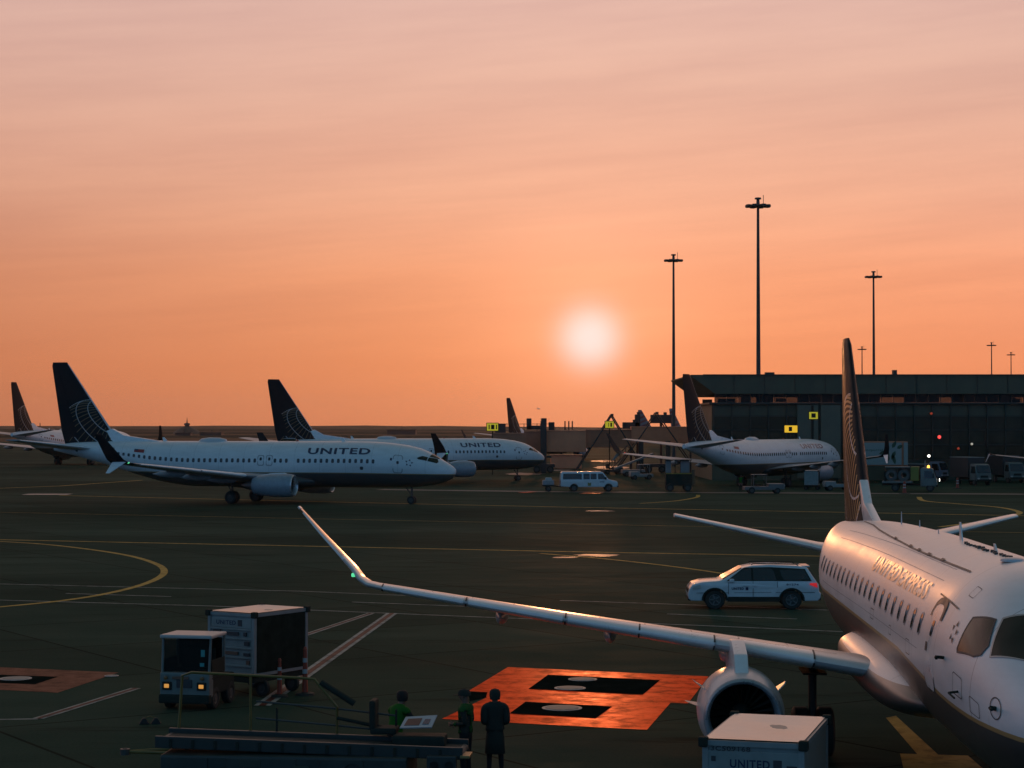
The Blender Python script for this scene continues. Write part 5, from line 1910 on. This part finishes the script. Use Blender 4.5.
ft = truck((at(928, 480, 214).x, 214, 0), rad(-14), 'pale service truck with hose reels and amber beacon right of the near tail', 'truck', False, beacon=True, name='service_truck')
MB().box((-1.35, 0, 1.9), (.85, 1.9, 1.5), 0, .04).build('cabinet', mat('dull_yellow_cabinet', (.20, .19, .03), .5), ft)
MB().box((-3.2, 0, 1.0), (3.2, 2.0, .2), 0, .03).build('deck', mat('truck_cab_paint', (.34, .37, .37)), ft)
for x in (-2.5, -3.8):
    rr = MB().lathe([(-1.0, .62), (-.95, .62), (-.95, .3), (.95, .3), (.95, .62), (1.0, .62)], (x, 0, 1.75), 'Y', 22).build('hose_reel', mat('grey_reel', (.075, .085, .08), .5), ft)
    MB().lathe([(-.85, .5), (.85, .5)], (x, 0, 1.75), 'Y', 22).build('hose', M_RUB, rr, True)
MB().box((-3.2, 0, 2.6), (2.6, 1.6, .12), rad(5), .03).build('top_shelf', mat('truck_cab_paint', (.34, .37, .37)), ft)
MB().box((-4.5, 0, 1.6), (.2, 1.9, 1.1), 0, .03).build('rear_panel', M_BLACK, ft)

truck((at(980, 476, 236).x, 236, 0), rad(-72), 'dark box truck with pale cab facing us before the terminal, left one', 'truck', True, mat('dim_cab_paint', (.12, .15, .145), .45), None, 'box_truck', 2.3)
truck((at(1014, 473, 246).x, 246, 0), rad(-78), 'dark box truck with pale cab at the right edge of the terminal', 'truck', True, mat('dim_cab_paint2', (.12, .15, .145), .45), None, 'box_truck', 2.3)
truck((at(941.5, 477, 250).x, 252, 0), rad(-40), 'small pale truck half hidden behind the service truck beacon cab', 'truck', True, mat('blue_grey_cab', (.12, .15, .19), .45), None, 'box_truck', 1.2)

# inclined belt loader under the left wing tip of the right airliner
bl = thing('belt_loader', 'small pale belt loader tilted up under the jet bridge', 'belt loader', (at(633, 470, 278).x, 278, 0), rad(8))
MB().box((0, 0, .7), (3.2, 1.5, .5), 0, .06).build('chassis', mat('pale_tug_paint', (.42, .42, .41)), bl)
MB().prism([(-2.6, -.45, .95), (2.8, -.45, 3.0), (2.8, -.45, 3.25), (-2.6, -.45, 1.2)], (0, .9, 0), .02).build('conveyor', mat('pale_tug_paint', (.42, .42, .41)), bl)
for x in (-1, 1):
    for y in (-.65, .65):
        wheel(bl, (x, y, .35), .35, .25)


# ------------------------------------------------------------------ cones and delineators
M_CONE = mat('orange_cone_plastic', (.30, .045, .02), .5, var=.1)
M_REFL = mat('pale_reflector_band', (.40, .40, .40), .4, var=.05)


def delineator(loc, h, r, lab, group):
    t = thing('traffic_delineator', lab, 'delineator', loc, 0, group)
    MB().lathe([(.05, r), (h * .93, r * .55), (h * .94, r * .7), (h, r * .4), (h, .001)], axis='Z', n=18).build('post', M_CONE, t, True)
    for z in (.45, .68):
        k = r * (1 - .48 * z)
        MB().lathe([(h * z, k + .008), (h * (z + .09), k + .006)], axis='Z', n=18).build('reflector_band', M_REFL, t, True)
    MB().lathe([(0, r * 3.2), (.05, r * 3.0), (.08, r * 1.3), (.08, .001)], axis='Z', n=18).build('base', M_RUB, t, True)


p = ground(305, 695)
delineator((p.x, p.y, 0), 1.25, .08, 'orange delineator post beside the rear corner of the big container', 'orange delineator posts')
p = ground(279.5, 697)
delineator((p.x, p.y, 0), 1.0, .07, 'orange delineator post in the shade of the big container side', 'orange delineator posts')
p = ground(904.5, 493.5)
delineator((p.x, p.y, 0), 1.25, .2, 'red banded cone in front of the service truck', 'red banded cones')
p = ground(957.5, 488.5)
delineator((p.x, p.y, 0), 1.2, .18, 'red banded cone right of the service truck', 'red banded cones')

# ------------------------------------------------------------------ the loader across the foreground
ld = thing('cargo_loader', 'long belt loader with yellow handrails lying across the lower left', 'belt loader', (-4.0, 37.6, 0), rad(-5))
M_LPAINT = mat('loader_paint', (.030, .038, .034), .5, var=.25, vscale=2)
M_YRAIL = mat('yellow_handrail', (.15, .105, .022), .45, var=.15)
MB().box((-.15, 0, .62), (4.6, 1.5, .62), 0, .05).build('chassis', M_LPAINT, ld)
for x, w in ((-1.9, .7), (-.55, 1.3), (.95, .8)):
    MB().box((x, -.765, .66), (w, .03, .46), 0, .01).build('side_panel', M_LPAINT, ld)
MB().box((-.75, -.79, .80), (.4, .02, .14), 0, .01).build('vent', M_DARK, ld)
MB().box((.2, -.79, .72), (.3, .02, .1), 0, .01).build('vent', M_DARK, ld)
MB().lathe([(-.02, .16), (.02, .15), (.02, .001)], (1.15, -.79, .66), 'Y', 18).build('fuel_cap', M_BLACK, ld)
bt = MB().prism([(-2.55, -.42, 1.0), (3.1, -.42, .86), (3.1, -.42, 1.02), (-2.55, -.42, 1.16)], (0, .84, 0), .015).build('belt', M_RUB, ld)
for y in (-.50, .50):
    MB().prism([(-2.6, y - .05, 1.02), (3.15, y - .05, .88), (3.15, y - .05, 1.10), (-2.6, y - .05, 1.24)], (0, .1, 0), .015).build('belt_rail', mat('loader_rail_paint', (.024, .030, .027), .5, var=.2), ld)
for x, r in ((-1.25, .36), (1.6, .36)):
    for y in (-.86, .68):
        wheel(ld, (x, y, r), r, .26)
for x in np.arange(-2.3, 3.0, .42):
    MB().box((float(x), -.565, 1.12 - .025 * (float(x) + 2.5)), (.05, .03, .16), 0, .008).build('rail_clamp', M_BLACK, ld)
for k in range(3):
    MB().tube([(-2.2 + .1 * k, -.80, .42 + .05 * k), (-1.0, -.84, .38 + .06 * k), (.2, -.80, .44 + .05 * k), (1.1, -.82, .40 + .05 * k)], .018, 6).build('hose', M_RUB, ld, True)
for x in (-2.52, 3.08):
    MB().lathe([(-.44, .075), (.44, .075)], (x, 0, 1.09 if x < 0 else .95), 'Y', 16).build('belt_roller', M_STEEL, ld, True)
hr = MB()
hr.tube([(-2.45, .62, 1.1), (-2.38, .62, 2.22), (-2.2, .62, 2.28), (-.1, .62, 2.20), (.18, .62, 2.18), (.62, .62, 1.66), (.62, .62, 1.0)], .028, 8)
hr.tube([(-1.05, .62, 1.05), (-1.05, .62, 2.24)], .026, 8)
hr.build('handrail', M_YRAIL, ld, True)
for z0, z1 in ((1.62, 1.50), (1.30, 1.20)):
    MB().tube([(-.95, .66, z0 + .12), (.62, .66, z0), (1.75, .66, z1)], .02, 8).build('rail_bar', M_STEEL, ld, True)
for x in (-.55, 1.75):
    MB().tube([(x, .66, 1.0), (x, .66, 1.62)], .022, 8).build('rail_post', M_BLACK, ld)
MB().tube([(.30, .64, 2.12), (.95, .64, 1.72)], .06, 8).build('gas_strut', M_BLACK, ld)
MB().tube([(.62, .62, 1.45), (1.65, .62, 1.25)], .035, 8).build('brace', M_BLACK, ld)
st_ = MB().box((1.55, .55, 1.25), (.5, .5, .12), 0, .04).build('seat', M_BLACK, ld)
MB().box((1.34, .55, 1.55), (.12, .5, .55), 0, .05).build('backrest', M_BLACK, ld)
MB().box((2.25, .30, 1.08), (1.0, .5, .26), 0, .05).build('console', M_BLACK, ld)
pb = MB().prism([(1.90, .10, 1.34), (2.50, .10, 1.36), (2.55, .55, 1.52), (1.95, .55, 1.48)], (0, -.01, .02)).build('placard', mat('white_placard', (.36, .40, .44), .4, var=.04), ld)
MB().prism([(1.97, .17, 1.385), (2.25, .17, 1.395), (2.28, .44, 1.487), (2.01, .44, 1.470)], (0, -.003, .008)).build('placard_print', mat('maroon_print', (.13, .045, .035), .5), pb)
MB().prism([(2.31, .2, 1.41), (2.43, .2, 1.413), (2.45, .40, 1.48), (2.34, .40, 1.475)], (0, -.003, .008)).build('placard_print', M_LETTER, pb)
lb = MB().box((2.78, -.62, .80), (.55, .16, .34), 0, .03).build('lamp_box', M_LPAINT, ld)
for x in (2.65, 2.92):
    MB().lathe([(-.10, .075), (-.08, .075), (-.08, .001)], (x, -.62, .80), 'Y', 16).build('lamp_recess', M_DARK, lb)
MB().box((3.2, -.35, .94), (.18, .5, .05), 0, .01).build('roller', mat('worn_gold_metal', (.3, .2, .08), .4, metal=.6), ld)
MB().box((.9, .15, 1.12), (.22, .12, .05), 0, .02).build('glove', mat('pale_glove', (.3, .3, .36), .8), ld) if False else None
hb = thing('tow_hitch', 'yellow edged tow bar lying left of the loader', 'tow bar', ground(158, 742), rad(4))
hb.location = (at(155, 740, 40.6).x, 40.6, 0)
MB().tube([(-.55, 0, .42), (.6, .16, .46)], .035, 8).tube([(-.55, 0, .42), (.6, -.16, .40)], .035, 8).build('draw_bar', M_YRAIL, hb, True)
MB().lathe([(.36, .10), (.48, .10), (.48, .05), (.36, .05)], (-.6, 0, 0), 'Z', 14).build('eye', M_STEEL, hb)
MB().box((.65, 0, .43), (.2, .5, .2), 0, .03).build('mount', M_BLACK, hb)
MB().tube([(.3, 0, .43), (.3, 0, .012)], .03, 8).box((.3, 0, .02), (.16, .16, .03)).build('jockey_stand', M_BLACK, hb)
ch = thing('wheel_chocks', 'dark pair of wheel chocks on a rack left of the loader', 'wheel chocks', ground(150, 724), rad(10))
ch.scale = (.62, .62, .55)
for x in (-.22, .22):
    MB().prism([(x - .2, -.12, 0), (x + .2, -.12, 0), (x + .06, -.12, .26), (x - .06, -.12, .26)], (0, .26, 0), .02).build('chock', M_RUB, ch)
MB().tube([(-.2, 0, .26), (0, .0, .34), (.2, 0, .26)], .015, 6).build('rope', M_YRAIL, ch)


# ------------------------------------------------------------------ people
M_SKIN = mat('skin', (.17, .09, .06), .6, var=.1)
M_CLOTH = mat('dark_work_cloth', (.030, .036, .032), .9, spec=.2, var=.2, bump=.4, bscale=18)
M_TROU = mat('dark_trousers', (.020, .022, .024), .9, spec=.2, var=.2, bump=.4, bscale=18)
M_HIVIS = mat('green_safety_cloth', (.014, .115, .012), .8, spec=.2, var=.1)
M_HIVIS_D = mat('dull_green_safety_cloth', (.018, .085, .02), .85, spec=.2, var=.15)
M_BOOT = mat('boot_leather', (.012, .012, .012), .6)
M_HAIR = mat('dark_hair', (.012, .010, .009), .8)
M_EYE = mat('eye', (.05, .04, .04), .2)


def person(label, loc, rz, J, coat=None, vest=None, cap=False, hood=False):
    """J: joints in own axes (x right, y forward, z up)"""
    t = thing('person', label, 'person', loc, rz, None)
    V, E, R = [], [], []

    def add(p, r, prev=None):
        V.append(Vector(p))
        R.append(r if isinstance(r, tuple) else (r, r))
        if prev is not None:
            E.append((prev, len(V) - 1))
        return len(V) - 1
    pel = add(J['pelvis'], (.155, .115))
    w = add(J['waist'], (.145, .105), pel)
    chst = add(J['chest'], (.170, .125), w)
    sh = add(J['neckbase'], (.115, .085), chst)
    nk = add(J['neck'], .058, sh)
    hd0 = add(J['jaw'], (.070, .080), nk)
    hd1 = add(J['head'], (.082, .098), hd0)
    hd2 = add(J['crown'], (.060, .070), hd1)
    nose = add(Vector(J['jaw']) * .45 + Vector(J['head']) * .55 + Vector(J.get('face', (0, 1, 0))) * .112, .016, hd1)
    for s in ('l', 'r'):
        hip = add(J['hip_' + s], .098, pel)
        kn = add(J['knee_' + s], .062, hip)
        an = add(J['ankle_' + s], .045, kn)
        f = Vector(J.get('toe_' + s, Vector(J['ankle_' + s]) + Vector((0, .17, -.045))))
        hl = add(Vector(J['ankle_' + s]) + Vector((0, -.02, -.045)), .040, an)
        add(f, .036, hl)
        so = add(J['shoulder_' + s], .068, sh)
        el = add(J['elbow_' + s], .046, so)
        wr = add(J['wrist_' + s], .031, el)
        d = (Vector(J['wrist_' + s]) - Vector(J['elbow_' + s])).normalized()
        sx = -1 if s == 'l' else 1
        side = d.cross(Vector((sx, 0, 0)))
        if side.length < .1:
            side = Vector((0, 1, 0))
        side.normalize()
        curl = d.cross(side) * (.35)
        pm = add(Vector(J['wrist_' + s]) + d * .055, (.034, .020), wr)
        for k, ln in enumerate((.062, .074, .070, .055)):
            b0 = add(V[pm] + d * .035 + side * (.030 - .020 * k), .0095, pm)
            b1 = add(V[b0] + (d + curl).normalized() * ln * .55, .0085, b0)
            add(V[b1] + (d + curl * 3).normalized() * ln * .5, .0075, b1)
        th = add(V[pm] - d * .01 + side * .04, .011, pm)
        add(V[th] + (d * .6 + side * .5 + curl).normalized() * .05, .009, th)
    me = bpy.data.meshes.new('body')
    me.from_pydata([tuple(v) for v in V], E, [])
    o = bpy.data.objects.new('body', me)
    COL.objects.link(o)
    sk = o.modifiers.new('skin', 'SKIN')
    sk.use_smooth_shade = True
    for i, r in enumerate(R):
        me.skin_vertices[0].data[i].radius = r
    me.skin_vertices[0].data[0].use_root = True
    ss = o.modifiers.new('sub', 'SUBSURF')
    ss.levels = ss.render_levels = 2
    dg = bpy.context.evaluated_depsgraph_get()
    bm2 = bpy.data.meshes.new_from_object(o.evaluated_get(dg))
    bpy.data.objects.remove(o)
    bm2.name = 'body'
    for m in (M_SKIN, M_TROU, M_CLOTH, M_BOOT):
        bm2.materials.append(m)
    hands = [Vector(J['wrist_' + s]) for s in 'lr']
    elbs = [Vector(J['elbow_' + s]) for s in 'lr']
    anks = [Vector(J['ankle_' + s]) for s in 'lr']
    neck = Vector(J['neck'])
    upd = (Vector(J['crown']) - neck).normalized()
    zone = []
    for p in bm2.polygons:
        c = p.center
        mi = 2
        if c.z < J['pelvis'][2] + .02 and all((c - h).length > .2 for h in hands) or c.z < .62:
            mi = 1
        if min((c - a).length for a in anks) < .2 and c.z < .15:
            mi = 3
        if (c - neck).dot(upd) > -.005 and (c - neck).length < .42 and all((c - h).length > .16 for h in hands):
            mi = 0
        for h, e_ in zip(hands, elbs):
            if (c - h).dot((h - e_).normalized()) > -.02 and (c - h).length < .26:
                mi = 0
        p.material_index = mi
        zone.append(mi)
    body = link('body', bm2, t)

    def shell(name, test, off, m):
        idx = {}
        vs, fs = [], []
        for p in bm2.polygons:
            if test(p.center, zone[p.index]):
                f = []
                for vi in p.vertices:
                    if vi not in idx:
                        v = bm2.vertices[vi]
                        idx[vi] = len(vs)
                        vs.append(v.co + v.normal * off)
                    f.append(idx[vi])
                fs.append(f)
        if not fs:
            return
        o_ = pydata(name, vs, fs, m, t, True, 80)
        so_ = o_.modifiers.new('thick', 'SOLIDIFY')
        so_.thickness = .006
    sl, sr = Vector(J['shoulder_l']), Vector(J['shoulder_r'])

    def is_torso(c, mi):
        if mi != 2:
            return False
        for sh_, e_ in zip((sl, sr), elbs):
            ax = e_ - sh_
            u = (c - sh_).dot(ax) / ax.length_squared
            if u > .10 and (c - (sh_ + ax * min(u, 1))).length < .085:
                return False
            if (c - e_).length < .2:
                return False
        return True
    if vest:
        shell('vest', lambda c, mi: is_torso(c, mi) and c.z > J['pelvis'][2] - .02, .016, vest)
    if coat:
        shell('coat', lambda c, mi: mi == 2, .030, M_CLOTH)
        # skirt of a long coat
        cz = J['pelvis'][2]
        b = MB()
        b.lathe([(cz + .06, .155), (cz - .12, .185), (coat, .205), (coat - .005, .195), (cz - .1, .17)], (J['pelvis'][0], J['pelvis'][1], 0), 'Z', 26, .78)
        b.build('coat_skirt', M_CLOTH, t, True, angle=70)
    hc = Vector(J['head'])
    fd = Vector(J.get('face', (0, 1, 0))).normalized()
    if cap:
        o_ = MB().lathe([(-.005, .108), (.05, .105), (.10, .075), (.125, .01)], (0, 0, 0), 'Z', 22, 1.12).build('cap', M_CLOTH, t, True)
        o_.location = hc + Vector((0, 0, .005))
        a = math.atan2(-fd.x, fd.y)
        o_.rotation_euler = (0, 0, a)
        br_ = MB().prism([(-.075, .09, .0), (.075, .09, .0), (.06, .185, -.02), (0, .205, -.024), (-.06, .185, -.02)], (0, 0, .012), .004).build('brim', M_CLOTH, o_)
    else:
        vs = []
        b = MB().lathe([(-.10, .098), (-.03, .112), (.05, .108), (.095, .075), (.115, .01)], (0, 0, 0), 'Z', 20, 1.1).build('hood' if hood else 'hair', M_CLOTH if hood else M_HAIR, t, True)
        b.location = hc - fd * .022 + Vector((0, 0, .01))
        b.rotation_euler = (0, 0, math.atan2(-fd.x, fd.y))
    rt = fd.cross(Vector((0, 0, 1))).normalized()
    for s in (-1, 1):
        MB().lathe([(-.011, .001), (-.007, .009), (.003, .011), (.011, .001)], hc + fd * .098 + rt * s * .033 - Vector((0, 0, .012)), 'Z', 10).build('eye', M_EYE, t, True)
        MB().lathe([(-.03, .004), (-.012, .016), (.012, .02), (.03, .006)], hc + rt * s * .088 - fd * .01 - Vector((0, 0, .02)), 'Z', 10).build('ear', M_SKIN, t, True)
    m_ = hc * .42 + Vector(J['jaw']) * .58 + fd * .094
    MB().box(tuple(m_), (.045, .012, .010), math.atan2(-fd.x, fd.y), .004).build('mouth', mat('lips', (.12, .05, .04), .6), t)
    return t


def standing(lean=0.0, arms='down', face=(0, 1, 0), H=1.0):
    f = Vector(face).normalized()
    J = dict(pelvis=(0, 0, .94), waist=(0, .01 + lean * .2, 1.08), chest=(0, .01 + lean * .6, 1.28), neckbase=(0, lean, 1.43), neck=(0, .015 + lean * 1.15, 1.50),
             jaw=(0, .03 + lean * 1.4, 1.575), head=(0, .03 + lean * 1.6, 1.655), crown=(0, .02 + lean * 1.75, 1.715), face=tuple(f),
             hip_l=(-.10, 0, .88), hip_r=(.10, 0, .88), knee_l=(-.11, .03, .49), knee_r=(.12, .01, .49), ankle_l=(-.12, 0, .085), ankle_r=(.13, -.02, .085),
             shoulder_l=(-.20, lean, 1.40), shoulder_r=(.20, lean, 1.40))
    if arms == 'down':
        J.update(elbow_l=(-.26, -.02 + lean, 1.12), elbow_r=(.26, -.02 + lean, 1.12), wrist_l=(-.24, .07 + lean, .88), wrist_r=(.26, .06 + lean, .88))
    elif arms == 'front':
        J.update(elbow_l=(-.225, -.05, 1.13), elbow_r=(.23, -.05, 1.13), wrist_l=(-.09, .20, 1.10), wrist_r=(.12, .20, 1.08))
    elif arms == 'reach':
        J.update(elbow_l=(-.29, .12 + lean, 1.16), elbow_r=(.30, .14 + lean, 1.16), wrist_l=(-.14, .34 + lean, 1.12), wrist_r=(.16, .36 + lean, 1.14))
    if H != 1.0:
        for k, v in J.items():
            if k != 'face':
                J[k] = tuple(c * H for c in v)
    return J


person('person in green safety vest and peaked cap, facing left', (at(466, 778, 39.6).x, 39.6, 0), rad(75), standing(arms='front', face=(.05, 1, 0), H=1.02), vest=M_HIVIS_D, cap=True).scale = (1.12, 1.12, 1.0)
person('person in long dark coat seen from behind, right of the capped worker', (at(495, 778, 39.9).x, 39.9, 0), rad(8), standing(arms='front', H=1.0), coat=.50, hood=True)
person('person in bright green vest bending over behind the loader', (at(394, 760, 39.4).x, 39.4, 0), rad(-35), standing(lean=.16, arms='reach', face=(.1, .85, -.5)), vest=M_HIVIS)
person('distant worker in green safety vest under the right airliner', (at(741, 490, 214).x, 214, 0), rad(150), standing(arms='down'), vest=M_HIVIS)

# ------------------------------------------------------------------ the sunset air: one box of thin haze
HAZE = 0.00003
mh = bpy.data.materials.new('haze')
mh.use_nodes = True
mh.node_tree.nodes.clear()
hn = NT(mh.node_tree)
pv = hn.new('ShaderNodeVolumePrincipled')
pv.inputs['Color'].default_value = (.98, .95, .92, 1)
pv.inputs['Density'].default_value = HAZE
pv.inputs['Anisotropy'].default_value = 0.72
ho = hn.new('ShaderNodeOutputMaterial')
mh.node_tree.links.new(pv.outputs[0], ho.inputs['Volume'])
hz = MB().box((0, 4430, 64), (18600, 9860, 132)).build('haze', mh)
hz['kind'] = 'stuff'
